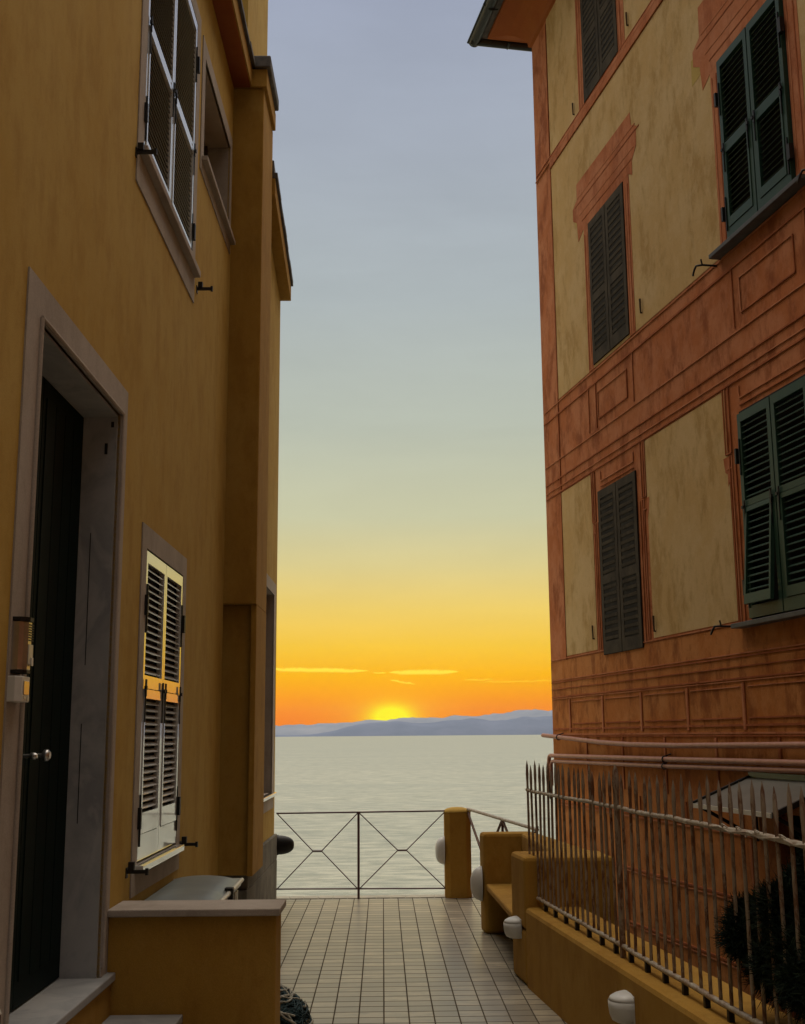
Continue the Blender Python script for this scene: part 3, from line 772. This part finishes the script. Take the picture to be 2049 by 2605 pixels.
def wav(z, y, amp=.004):
    return [(s, y + rnd.uniform(-amp, amp), z + rnd.uniform(-amp, amp)) for s in [8.72 - .2 * j for j in range(28)]]
k = MB(); k.tube(wav(1.285, 0), .0125, 6); k.build('top_rail', RAILP, fe)
k = MB(); k.tube(wav(.572, 0, .003), .0135, 6); k.build('bottom_rail', RAILP, fe)
k = MB()
for j in range(22): s = 8.5 - j * .26; k.box(s - .012, s + .012, -.012, .012, .50, .562)
k.split('foot', IRON, fe)
k = MB()       # wire tied round the near rail
for s in (5.05, 4.9, 4.72, 4.5):
    k.tube([(s + .03 * math.cos(a_), .018 * math.sin(a_) , 1.285 + .02 * math.sin(a_ * 1.0)) for a_ in [j * .6 for j in range(12)]], .003, 5)
k.tube([(5.2 - .1 * j, .012, 1.285 + .008 * math.sin(j * 2.1)) for j in range(14)], .005, 5)
k.build('tie_wire', RAILP, fe)

# shrub behind the fence
def shrub():
    t = thing('shrub', (1.80, 5.0, -1.5), 0, 'dark needle leaved shrub pushing against the spiked fence', 'shrub')
    k = MB(); k.tube([(.1, 0, 0), (.13, 0, 1.0), (.1, .02, 1.9), (.1, 0, 2.6)], [.06, .05, .035, .01], 8)
    rnd = random.Random(11)
    blobs = [((-.14, .0, 2.34), (.23, .30, .22)), ((-.16, -.42, 2.36), (.20, .30, .24)), ((-.10, -.75, 2.30), (.25, .3, .3)), ((.02, -.5, 2.60), (.2, .25, .2)), ((.18, .0, 2.60), (.19, .22, .17)), ((.42, .0, 2.42), (.28, .30, .36)), ((.34, -.05, 2.08), (.22, .30, .26)), ((-.17, .02, 2.44), (.11, .16, .10)), ((.5, 0, 1.7), (.25, .3, .3)), ((-.20, 0, 2.22), (.10, .14, .12))]
    for q in range(26):
        c0, rr = blobs[rnd.randrange(7)]; d = Vector((rnd.gauss(0, 1), rnd.gauss(0, 1), rnd.gauss(0, 1))).normalized(); r0 = rnd.uniform(.05, .10)
        blobs.append((tuple(c0[i] + d[i] * rr[i] * .92 for i in range(3)), (r0, r0, r0 * 1.2)))
    for c0, rr in blobs: k.tube([(.1, 0, 1.2), ((c0[0]) * .5 + .05, c0[1] * .5, c0[2] - .25), c0], [.02, .014, .004], 5)
    k.build('trunk', BARK, t)
    k = MB()
    for c0, rr in blobs:
        for q in range(int(21000 * rr[0] * rr[2] / .07)):
            d = Vector((rnd.gauss(0, 1), rnd.gauss(0, 1), rnd.gauss(0, 1))).normalized(); rad = rnd.random() ** .45
            p = Vector(c0) + Vector((d.x * rr[0], d.y * rr[1], d.z * rr[2])) * rad
            dr = (d * .55 + Vector((rnd.gauss(0, .6), rnd.gauss(0, .6), rnd.gauss(0, .6) + .1))).normalized()
            L = rnd.uniform(.025, .065); w_ = rnd.uniform(.0018, .0038)
            sd_ = dr.cross(Vector((rnd.gauss(0, 1), rnd.gauss(0, 1), rnd.gauss(0, 1)))).normalized() * w_
            k.add([p - sd_, p + sd_, p + dr * L + sd_ * .2, p + dr * L - sd_ * .2], [(0, 1, 2, 3)], 1 if rnd.random() < .22 else 0)
    k.build('foliage', [LEAF, LEAF2], t)
shrub()

# ================================================================== RIGHT HOUSE
rh = thing('painted_house', R_LOC, RA, 'tall house on the right with faded red and yellow painted facade and green shutters', 'house')
DW = (5.02, 6.06, 5.57, 7.18); EW = (4.99, 6.05, 2.52, 4.15); DR = (5.15, 6.35, -1.5, 1.10)
k = MB()
wall_sheet(k, 0, 31, -16, 10.80, [DW, EW, DR], .16, 0)
k.add([(0, 0, -16), (0, 0, 10.8), (0, 9, 10.8), (0, 9, -16)], [(0, 1, 2, 3)]); k.add([(0, .9, -16), (31, .9, -16), (31, .9, 10.8), (0, .9, 10.8)], [(0, 1, 2, 3)])
k.add([(31, 0, -16), (31, 9, -16), (31, 9, 10.8), (31, 0, 10.8)], [(0, 1, 2, 3)])
k.build('wall', SALMON, rh)
Y1, Y2, Y3 = -.004, -.007, -.010
k = MB()
def cut(mb, x0, x1, h0, h1, openings, y, m=0):
    xs = sorted({x0, x1, *[v for o in openings for v in o[:2] if x0 < v < x1]}); hs = sorted({h0, h1, *[v for o in openings for v in o[2:] if h0 < v < h1]})
    for a, b in zip(xs, xs[1:]):
        for c, d in zip(hs, hs[1:]):
            mx, mh = (a + b) / 2, (c + d) / 2
            if any(o[0] < mx < o[1] and o[2] < mh < o[3] for o in openings): continue
            mb.box(a, b, y, .0115, c, d, m)
def sheet(mb, x0, x1, h0, h1, openings, y, m=0):
    xs = sorted({x0, x1, *[v for o in openings for v in o[:2] if x0 < v < x1]}); hs = sorted({h0, h1, *[v for o in openings for v in o[2:] if h0 < v < h1]})
    for a, b in zip(xs, xs[1:]):
        for c, d in zip(hs, hs[1:]):
            mx, mh = (a + b) / 2, (c + d) / 2
            if any(o[0] < mx < o[1] and o[2] < mh < o[3] for o in openings): continue
            mb.add([(a, y, c), (b, y, c), (b, y, d), (a, y, d)], [(0, 1, 2, 3)], m)
sheet(k, .61, 31, 8.58, 10.45, [(1.86, 2.87, 8.6, 10.2), (5.0, 6.08, 8.8, 10.2)], Y1)
sheet(k, .60, 31, 5.53, 8.43, [DW], Y1)
sheet(k, .585, 1.58, 2.54, 4.41, [], Y1); sheet(k, 3.07, 4.74, 2.54, 4.41, [], Y1); sheet(k, 6.30, 8.0, 2.54, 4.41, [], Y1)
k.build('yellow_field', YELLOW, rh)
k = MB(); k.prism_y([(1.36, 7.50), (1.47, 7.52), (1.47, 7.33), (1.40, 7.30)], Y1 - .0015, -.001); k.prism_y([(4.50, 7.50), (4.70, 7.50), (4.70, 7.28), (4.49, 7.26)], Y1 - .0015, -.001)
k.split('mustard_patch', MUSTARD, rh)
# red surrounds with hoods
k = MB()
def hood(x0, x1, hb, m=0, top=.66):
    k.prism_y([(x0, hb), (x1, hb), (x1 + .15, hb), (x1 + .24, hb - .05), (x1 + .25, hb + .10), (x1 + .37, hb + .20), (x1 + .39, hb + .40), (x1 + .27, hb + .47), (x1 + .25, hb + top),
               (x0 - .33, hb + top), (x0 - .34, hb + .44), (x0 - .48, hb + .38), (x0 - .48, hb + .24), (x0 - .36, hb + .17), (x0 - .33, hb - .07), (x0 - .17, hb + .0)], Y2, -.001)
hood(1.81, 2.84, 7.18, top=.62); hood(5.02, 6.06, 7.18, top=.72)
for a, b, c_, d in ((1.66, 1.809, 5.53, 7.19), (2.841, 2.99, 5.53, 7.19), (4.84, 5.018, 5.50, 7.19), (6.062, 6.24, 5.50, 7.19),
                    (1.66, 1.845, 8.59, 10.2), (2.885, 3.06, 8.59, 10.2), (1.85, 2.88, 10.2, 10.4)):
    k.box(a, b, Y2, -.001, c_, d)
k.split('red_surround', SALMON2, rh)
# string courses and painted mouldings
k = MB(); k.box(.60, 31, -.018, -.001, 8.44, 8.575); k.build('string_course', SALMON2, rh, bevel=.004)
k = MB(); sheet(k, 0, 31, -4, 2.50, [DR], -.002); k.build('lower_field', LOWRED, rh)
kl, kd = MB(), MB()
rl_ = random.Random(3)
def HL(x0, x1, h, t=.016, dark=False, y=Y3):
    t *= .8; (kd if dark else kl).box(x0, x1, y - (.0006 if dark else 0), -.002, h - t / 2, h + t / 2)
def VL(x, h0, h1, t=.016, dark=False, y=Y3): (kd if dark else kl).box(x - t / 2, x + t / 2, y - (.0014 if dark else .0009), -.002, h0, h1)
def coffer(x0, x1, h0, h1, t=.013):
    HL(x0, x1, h1, t); VL(x0, h0, h1, t); HL(x0, x1, h0, t, True); VL(x1, h0, h1, t, True)
for h_, t_, dk in ((8.53, .012, 0), (8.60, .014, 1), (5.50, .012, 0), (5.365, .022, 1), (4.82, .012, 0), (4.60, .016, 1), (4.50, .010, 0), (4.435, .018, 1)):
    HL(.03, 17.9, h_, t_, bool(dk), y=-.0195 if h_ == 8.53 else Y3)
for x in (1.60, 1.83, 2.86, 4.99, 6.12): VL(x, 4.86, 5.35, .014, x in (1.83, 3.03, 4.99, 6.28))
for x0, x1 in ((1.88, 2.70), (5.11, 5.95)): coffer(x0, x1, 4.95, 5.24)
VL(.585, 2.5, 10.4, .010, True); VL(.60, 5.55, 8.4, .012, True)
# surrounds: ribbed lines
for x in (1.69, 1.76, 2.88, 2.95): VL(x, 5.55, 7.10, .012, x in (1.69, 2.95)); VL(x + .01, 8.6, 10.1, .012, x in (1.69, 2.95))
for x in (4.87, 4.95, 6.10, 6.19): VL(x, 5.52, 7.12, .014, x in (4.95, 6.19))
for x0, x1 in ((1.5, 3.2), (4.72, 6.38)):
    HL(x0, x1, 7.62, .012); HL(x0 - .1, x1 + .1, 7.55, .014, True); HL(x0 + .05, x1 - .05, 7.40, .010); HL(x0 + .12, x1 - .12, 7.30, .012, True)
# first floor window surrounds
for x0, x1 in ((1.59, 3.05), (4.71, 6.30)):
    for o_, dk in ((0, True), (.035, False), (.10, True)):
        VL(x0 + o_, 3.88, 4.42, .012, dk); VL(x1 - o_, 3.88, 4.42, .012, not dk)
        VL(x0 + o_ + .06, 2.52, 3.86, .012, dk); VL(x1 - o_ - .06, 2.52, 3.86, .012, not dk)
    for a_, b_ in ((x0, x0 + .1), (x1 - .1, x1)): HL(a_, b_, 3.88, .014, True); HL(a_, b_, 3.76, .010)
    HL(x0 + .28, x1 - .28, 4.28, .014); HL(x0 + .28, x1 - .28, 4.22, .010, True); VL(x0 + .28, 4.28, 4.38, .012); VL(x1 - .28, 4.28, 4.38, .012)
k = MB(); k.prism_y([(4.66, 3.86), (4.76, 3.86), (4.76, 3.66), (4.715, 3.62), (4.72, 3.72), (4.68, 3.74)], Y2 + .001, -.001); k.prism_y([(3.07, 3.86), (3.12, 3.86), (3.10, 3.74), (3.06, 3.66)], Y2 + .001, -.001); k.split('painted_bracket', SALMON2, rh)
for h_, t_, dk in ((2.52, .014, 0), (2.285, .012, 0), (2.262, .014, 1), (2.185, .010, 1), (2.095, .016, 1), (2.075, .010, 0), (1.735, .022, 1), (1.675, .018, 0), (1.655, .014, 1), (.93, .020, 1), (.90, .014, 0), (.42, .02, 1), (.39, .012, 0), (-.08, .02, 1), (-.11, .012, 0), (-.6, .02, 1)):
    HL(.02, 17.9, h_, t_, bool(dk))
for i in range(10):
    x = .63 + 1.03 * i
    VL(x, 1.70, 2.06, .030); VL(x + .026, 1.70, 2.06, .016, True); HL(x + .08, x + .98, 2.03, .010); HL(x + .08, x + .98, 1.79, .014, True)
    x = 2.17 + 1.03 * (i - 1)
    VL(x, 1.15, 1.64, .022); VL(x + .02, 1.15, 1.64, .012, True); HL(x + .06, x + .98, 1.585, .008)
    VL(x + .4, .94, 1.1, .012, True); VL(x + .5, .43, .88, .016, True); VL(x + .515, .43, .88, .010); VL(x, -.06, .38, .016, True)
kl.build('pale_moulding', LINE_L, rh); kd.build('dark_moulding', LINE_D, rh)

# painted (blind) windows
def blind(x0, x1, h0, h1):
    k = MB(); mx = (x0 + x1) / 2; k.box(x0, x1, -.012, -.001, h0, h1, 1)
    for a, b in ((x0, mx - .004), (mx + .004, x1)):
        k.box(a + .004, a + .075, -.017, -.0122, h0 + .004, h1 - .004); k.box(b - .075, b - .004, -.017, -.0122, h0 + .004, h1 - .004)
        for c_, d in ((h0 + .004, h0 + .13), (h0 + (h1 - h0) * .42, h0 + (h1 - h0) * .42 + .09), (h1 - .09, h1 - .004)): k.box(a + .076, b - .076, -.017, -.0122, c_, d)
        for r0, r1 in ((h0 + .13, h0 + (h1 - h0) * .42), (h0 + (h1 - h0) * .42 + .09, h1 - .09)):
            n_ = int((r1 - r0) / .070)
            for i in range(n_):
                z = r0 + (i + .5) * (r1 - r0) / n_; k.box(a + .08, b - .08, -.0175, -.0123, z - .020, z + .012, rot=Matrix.Rotation(R(6), 3, 'X'))
    return k.build('blind_window', [FADED, FADED_D], rh)
blind(1.812, 2.838, 5.56, 7.178)['label'] = 'middle floor window of dark painted shutters'
blind(1.785, 2.825, 2.47, 4.18)['label'] = 'first floor window of dark painted shutters'
blind(1.852, 2.878, 8.60, 10.195)['label'] = 'top floor window of dark painted shutters'
# green shuttered windows
def green_window(o4, mid, label, flap):
    a, b, c_, d = o4
    k = MB(); k.box(a - .02, a, -.006, .03, c_, d); k.box(b, b + .02, -.006, .03, c_, d); k.box(a - .02, b + .02, -.006, .03, d, d + .02)
    k.box(a + .001, b - .001, .040, .12, c_ + .001, d - .001)
    k.box(a + .0005, a + .006, -.0055, .0395, c_, d); k.box(b - .006, b - .0005, -.0055, .0395, c_, d)  # black strips over the reveals colour in the shade of the gaps
    o = k.build('shuttered_window', [BLACK], rh); o['label'] = label; mx = (a + b) / 2
    shutter_leaf(o, a + .006, mx - .008, c_ + .012, d - .012, mid, -.040, GREEN_SH, True, pitch=.052, stile=.050, bottom=.17, flap_open=flap)
    shutter_leaf(o, mx + .008, b - .006, c_ + .012, d - .012, mid, -.040, GREEN_SH, False, pitch=.052, stile=.050, bottom=.17)
    return o
gD = green_window(DW, 6.36, 'upper green shuttered window', 0.0)
gE = green_window(EW, 3.39, 'lower green shuttered window with one flap slightly open', 4.5)
for o, h_ in ((gD, 5.535), (gE, 2.49)):
    k = MB(); k.box(4.80, 6.26, -.10, .02, h_ - .018, h_ + .018); k.build('sill', SLATE, o, bevel=.004)
def curl(u0, h_, du=-.10):
    k = MB(); k.tube([(u0, .01, h_), (u0, -.13, h_), (u0 + du * .3, -.17, h_), (u0 + du * .5, -.18, h_ - .03), (u0 + du, -.17, h_ - .055), (u0 + du * 1.3, -.15, h_ - .04)], .009, 6); k.tube([(u0, -.13, h_), (u0 + .01, -.145, h_ + .045)], .007, 6)
    k.build('shutter_hook', IRON, rh)
curl(4.74, 5.49); curl(4.70, 2.50); curl(6.45, 5.49)
k = MB()
for u0, h_ in ((1.50, 8.66), (3.16, 8.72), (1.50, 2.66), (3.16, 5.66), (3.12, 2.60)): k.tube([(u0, .01, h_), (u0, -.02, h_), (u0, -.022, h_ + .14)], .010, 6)
k.split('iron_catch', simple('rusty_iron', (.12, .07, .03), .7, .3), rh)
# doorway under the canopy
k = MB(); k.box(5.15, 6.35, .10, .15, -1.5, 1.10); k.build('door', DOOR_GREEN, rh)
# eaves
k = MB(); prof_ = [(.0, 10.44), (.035, 10.46), (.045, 10.53), (.09, 10.60), (.16, 10.68), (.25, 10.745), (.42, 10.80), (.46, 10.80), (.46, 10.85), (0, 10.85)]
vs = []
for o_, z in prof_: vs += [(-o_, 9, z), (-o_, -o_, z), (31, -o_, z)]
k.add(vs, [(3 * i + q, 3 * i + q + 1, 3 * i + q + 4, 3 * i + q + 3) for i in range(len(prof_) - 1) for q in range(2)])
k.build('soffit', SOFFIT, rh)
k = MB(); k.add([(-.6, -.6, 10.86), (31, -.6, 10.86), (31, 4.5, 12.6), (4.5, 4.5, 12.6)], [(0, 1, 2, 3)]); k.add([(-.6, -.6, 10.86), (4.5, 4.5, 12.6), (-.6, 9.6, 10.86)], [(0, 1, 2)]); k.add([(-.6, -.6, 10.845), (31, -.6, 10.845), (31, 9, 10.845), (-.6, 9, 10.845)], [(0, 1, 2, 3)])
k.build('roof', TILE_ROOF, rh)
def half_pipe(k, p0, p1, side, r=.075):
    d = (Vector(p1) - Vector(p0)); n_ = 8; vs = []
    for p in (p0, p1):
        for i in range(n_ + 1):
            a_ = math.pi * i / n_
            vs.append(tuple(Vector(p) + Vector(side) * r * math.cos(a_) + Vector((0, 0, -r * math.sin(a_)))))
    k.add(vs, [(i, i + 1, n_ + 2 + i, n_ + 1 + i) for i in range(n_)], 0, True)
k = MB(); half_pipe(k, (-.66, -.60, 10.86), (31, -.60, 10.86), (0, 1, 0)); half_pipe(k, (-.60, -.66, 10.86), (-.60, 9, 10.86), (1, 0, 0))
k.tube([(-.68, -.68, 10.86), (18, -.68, 10.86)], .012, 6); k.tube([(-.68, -.68, 10.86), (-.68, 9, 10.86)], .012, 6)
for x in (.2, 1.3, 2.4): k.tube([(x, -.50, 10.80), (x, -.60, 10.775), (x, -.69, 10.86)], .012, 5)
for y in (-.15, .6): k.tube([(-.50, y, 10.80), (-.60, y, 10.775), (-.69, y, 10.86)], .012, 5)
k.build('gutter', GUTTER, rh)
# pipes along the facade
k = MB(); k.tube([(-.20, -.06, 1.665), (.1, -.06, 1.655), (.8, -.06, 1.628), (1.7, -.06, 1.592), (2.5, -.06, 1.575), (3.6, -.06, 1.572), (5.6, -.06, 1.59), (9, -.06, 1.62), (16, -.06, 1.66)], .024, 10); k.build('pipe', PIPE, rh)
k = MB(); k.tube([(.0, -.06, 1.15), (.0, -.06, 1.39), (.02, -.06, 1.425), (.06, -.06, 1.436), (3.3, -.06, 1.452), (6, -.06, 1.47), (16, -.06, 1.55)], .023, 10); k.build('pipe', PIPE, rh)
k = MB(); k.tube([(.06, -.055, 1.1), (.06, -.055, 1.34), (.09, -.055, 1.366), (.15, -.055, 1.374), (3.3, -.055, 1.392), (6, -.055, 1.42), (16, -.055, 1.50)], .020, 10); k.build('pipe', PIPE, rh)
k = MB()
for u_, h_, r_2 in ((.38, 1.643, .03), (3.32, 1.452, .029), (3.30, 1.392, .026)):
    k.tube([(u_, -.06 + r_2 * math.cos(a_), h_ + r_2 * math.sin(a_)) for a_ in [j * math.pi / 5 for j in range(11)]], .006, 5)
    k.tube([(u_, .01, h_ + .05), (u_, -.05, h_ + .03)], .006, 5)
k.tube([(.0, -.06, 1.16), (.0, -.05, .95)], .018, 8)
k.build('pipe_clamp', IRON, rh)
# canopy over the doorway
cn = thing('door_canopy', tuple(r2w(5.42, 0, 1.15)), RA, 'grey sheet canopy with green trim over the low doorway of the painted house', 'canopy')
k = MB(); k.prism_x([(.0, .205), (-.50, .005), (-.50, -.010), (.0, .190)], -.60, .62); k.build('sheet', FIBRE, cn)
k = MB(); k.box(-.62, .64, -.030, -.001, .195, .235); k.build('flashing', GREEN_TRIM, cn)
k = MB(); k.prism_x([(.0, .222), (-.51, .018), (-.51, -.02), (.0, .18)], -.625, -.601); k.prism_x([(.0, .222), (-.51, .018), (-.51, -.02), (.0, .18)], .621, .645); k.split('side_trim', GUTTER, cn)
k = MB(); k.box(-.60, .62, -.520, -.5005, -.018, .012); k.build('front_edge', CREAM, cn)
k = MB()
for u_ in (-.55, .57): k.tube([(u_, -.02, -.25), (u_, -.45, -.02)], .014, 6); k.tube([(u_, -.02, -.27), (u_, -.02, .18)], .012, 6)
k.split('bracket', IRON, cn)

# ================================================================== SEA, MOUNTAINS
def sea_mat():
    n = mat('sea_water'); co = n.co
    w1 = n.noise(n.mapping(co, (.16, .42, 1), rot=(0, 0, .10)), 1.0, 9, .72, .2)
    w2 = n.noise(n.mapping(co, (.006, .030, 1), rot=(0, 0, -.1)), 1.0, 6, .6, .4)
    n.b.inputs['Base Color'].default_value = (.55, .58, .53, 1)
    c = n.mix(n.mrange(w1, .42, .58, 0, 1), (.31, .335, .28, 1), (.56, .56, .455, 1))
    c = n.mix(n.mrange(w2, .40, .65, 0, .5), c, (.30, .34, .30, 1))
    n.link(c, n.b.inputs['Base Color']); n.b.inputs['Metallic'].default_value = .55
    n.b.inputs['Roughness'].default_value = .42; n.b.inputs['IOR'].default_value = 1.33
    h = n.math('ADD', w1, n.math('MULTIPLY', w2, 2.0)); bump(n, h, .8, 1.2)
    return n.m
k = MB(); ys = [-200, 0, 60, 200, 600, 2000, 8000, 25000, 70000]
xs = [-70000, -20000, -4000, -600, 0, 600, 4000, 20000, 70000]
k.add([(x, y, 0) for y in ys for x in xs], [(j * 9 + i, j * 9 + i + 1, (j + 1) * 9 + i + 1, (j + 1) * 9 + i) for j in range(8) for i in range(8)])
structure('sea', k, sea_mat(), loc=(0, 0, -14.0))
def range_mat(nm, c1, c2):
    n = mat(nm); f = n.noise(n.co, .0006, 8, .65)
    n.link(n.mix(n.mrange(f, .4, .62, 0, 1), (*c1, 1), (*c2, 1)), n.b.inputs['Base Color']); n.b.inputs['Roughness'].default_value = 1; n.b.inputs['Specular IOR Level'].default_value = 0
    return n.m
from mathutils import noise as mn
def ridge(name, dist, prof, depth, mt, jag, seed):
    k = MB(); nx, ny = 420, 12; xs = [-.75 + 1.5 * i / nx for i in range(nx + 1)]
    def h(x):
        for (a, b), (c, d) in zip(prof, prof[1:]):
            if a <= x <= c: return b + (d - b) * (x - a) / (c - a)
        return prof[-1][1]
    vs = []
    for j in range(ny + 1):
        v = j / ny; sh = math.sin(math.pi * min(1, v * 1.0)) ** .8 if v < 1 else 0
        for x in xs:
            q = h(x); jn = mn.fractal(Vector((x * 90, v * 2 + seed, seed)), 1.0, 2.0, 5) * jag + mn.fractal(Vector((x * 420, v * 4, seed)), 1.0, 2.0, 3) * jag * .35
            z = dist * (q * (.55 + .45 * sh if v > .02 else 0) + jn * (sh + .1)) if j > 0 else -40
            if v >= 1: z = -40
            z = max(-40, dist * (q * sh + jn * sh)) if 0 < j < ny else -40
            vs.append((x * dist, dist + depth * (v - .5), z))
    m_ = nx + 1
    k.add(vs, [(j * m_ + i, j * m_ + i + 1, (j + 1) * m_ + i + 1, (j + 1) * m_ + i) for j in range(ny) for i in range(nx)], 0, True)
    structure(name, k, mt, loc=(0, 0, -14))
far_prof = [(-.75, .012), (-.4, .016), (-.2, .0105), (-.0856, .0090), (-.060, .0097), (-.045, .0107), (-.022, .0117), (-.0095, .0131), (.0013, .0128), (.0125, .0140), (.0168, .0151), (.032, .0141), (.057, .0158), (.0786, .0161), (.0895, .0170), (.100, .0171), (.114, .0203), (.128, .0209), (.14, .0195), (.17, .022), (.25, .026), (.4, .020), (.75, .018)]
near_prof = [(-.75, .004), (-.3, .003), (-.075, .0012), (-.052, .0026), (-.030, .0075), (-.022, .0095), (0.0, .0112), (.014, .0118), (.034, .0100), (.055, .0125), (.075, .0138), (.09, .0122), (.102, .0120), (.118, .0150), (.13, .0145), (.15, .0155), (.2, .013), (.35, .015), (.75, .011)]
ridge('mountains', 52000, far_prof, 9000, range_mat('haze_tinted_far_hills', (.33, .36, .42), (.27, .31, .38)), .0016, 3.1)  # blue of the distant haze is mixed into the base colour
ridge('hills', 40000, near_prof, 6000, range_mat('haze_tinted_hills', (.22, .26, .35), (.19, .23, .31)), .0006, 7.7)  # nearer ridge, haze blue painted into its colour too

# ------------------------------------------------------------------ haze over the sea
k = MB(); k.box(-75000, 75000, -300, 72000, -15.2, 1600)
hz = k.build('haze', [], None); hz['kind'] = 'stuff'
hm = bpy.data.materials.new('haze'); hm.use_nodes = True; ht = hm.node_tree; ht.nodes.clear()
pv = ht.nodes.new('ShaderNodeVolumePrincipled'); pv.inputs['Color'].default_value = (.80, .84, .95, 1); pv.inputs['Density'].default_value = HAZE
oo = ht.nodes.new('ShaderNodeOutputMaterial'); ht.links.new(pv.outputs[0], oo.inputs['Volume'])
hz.data.materials.append(hm)
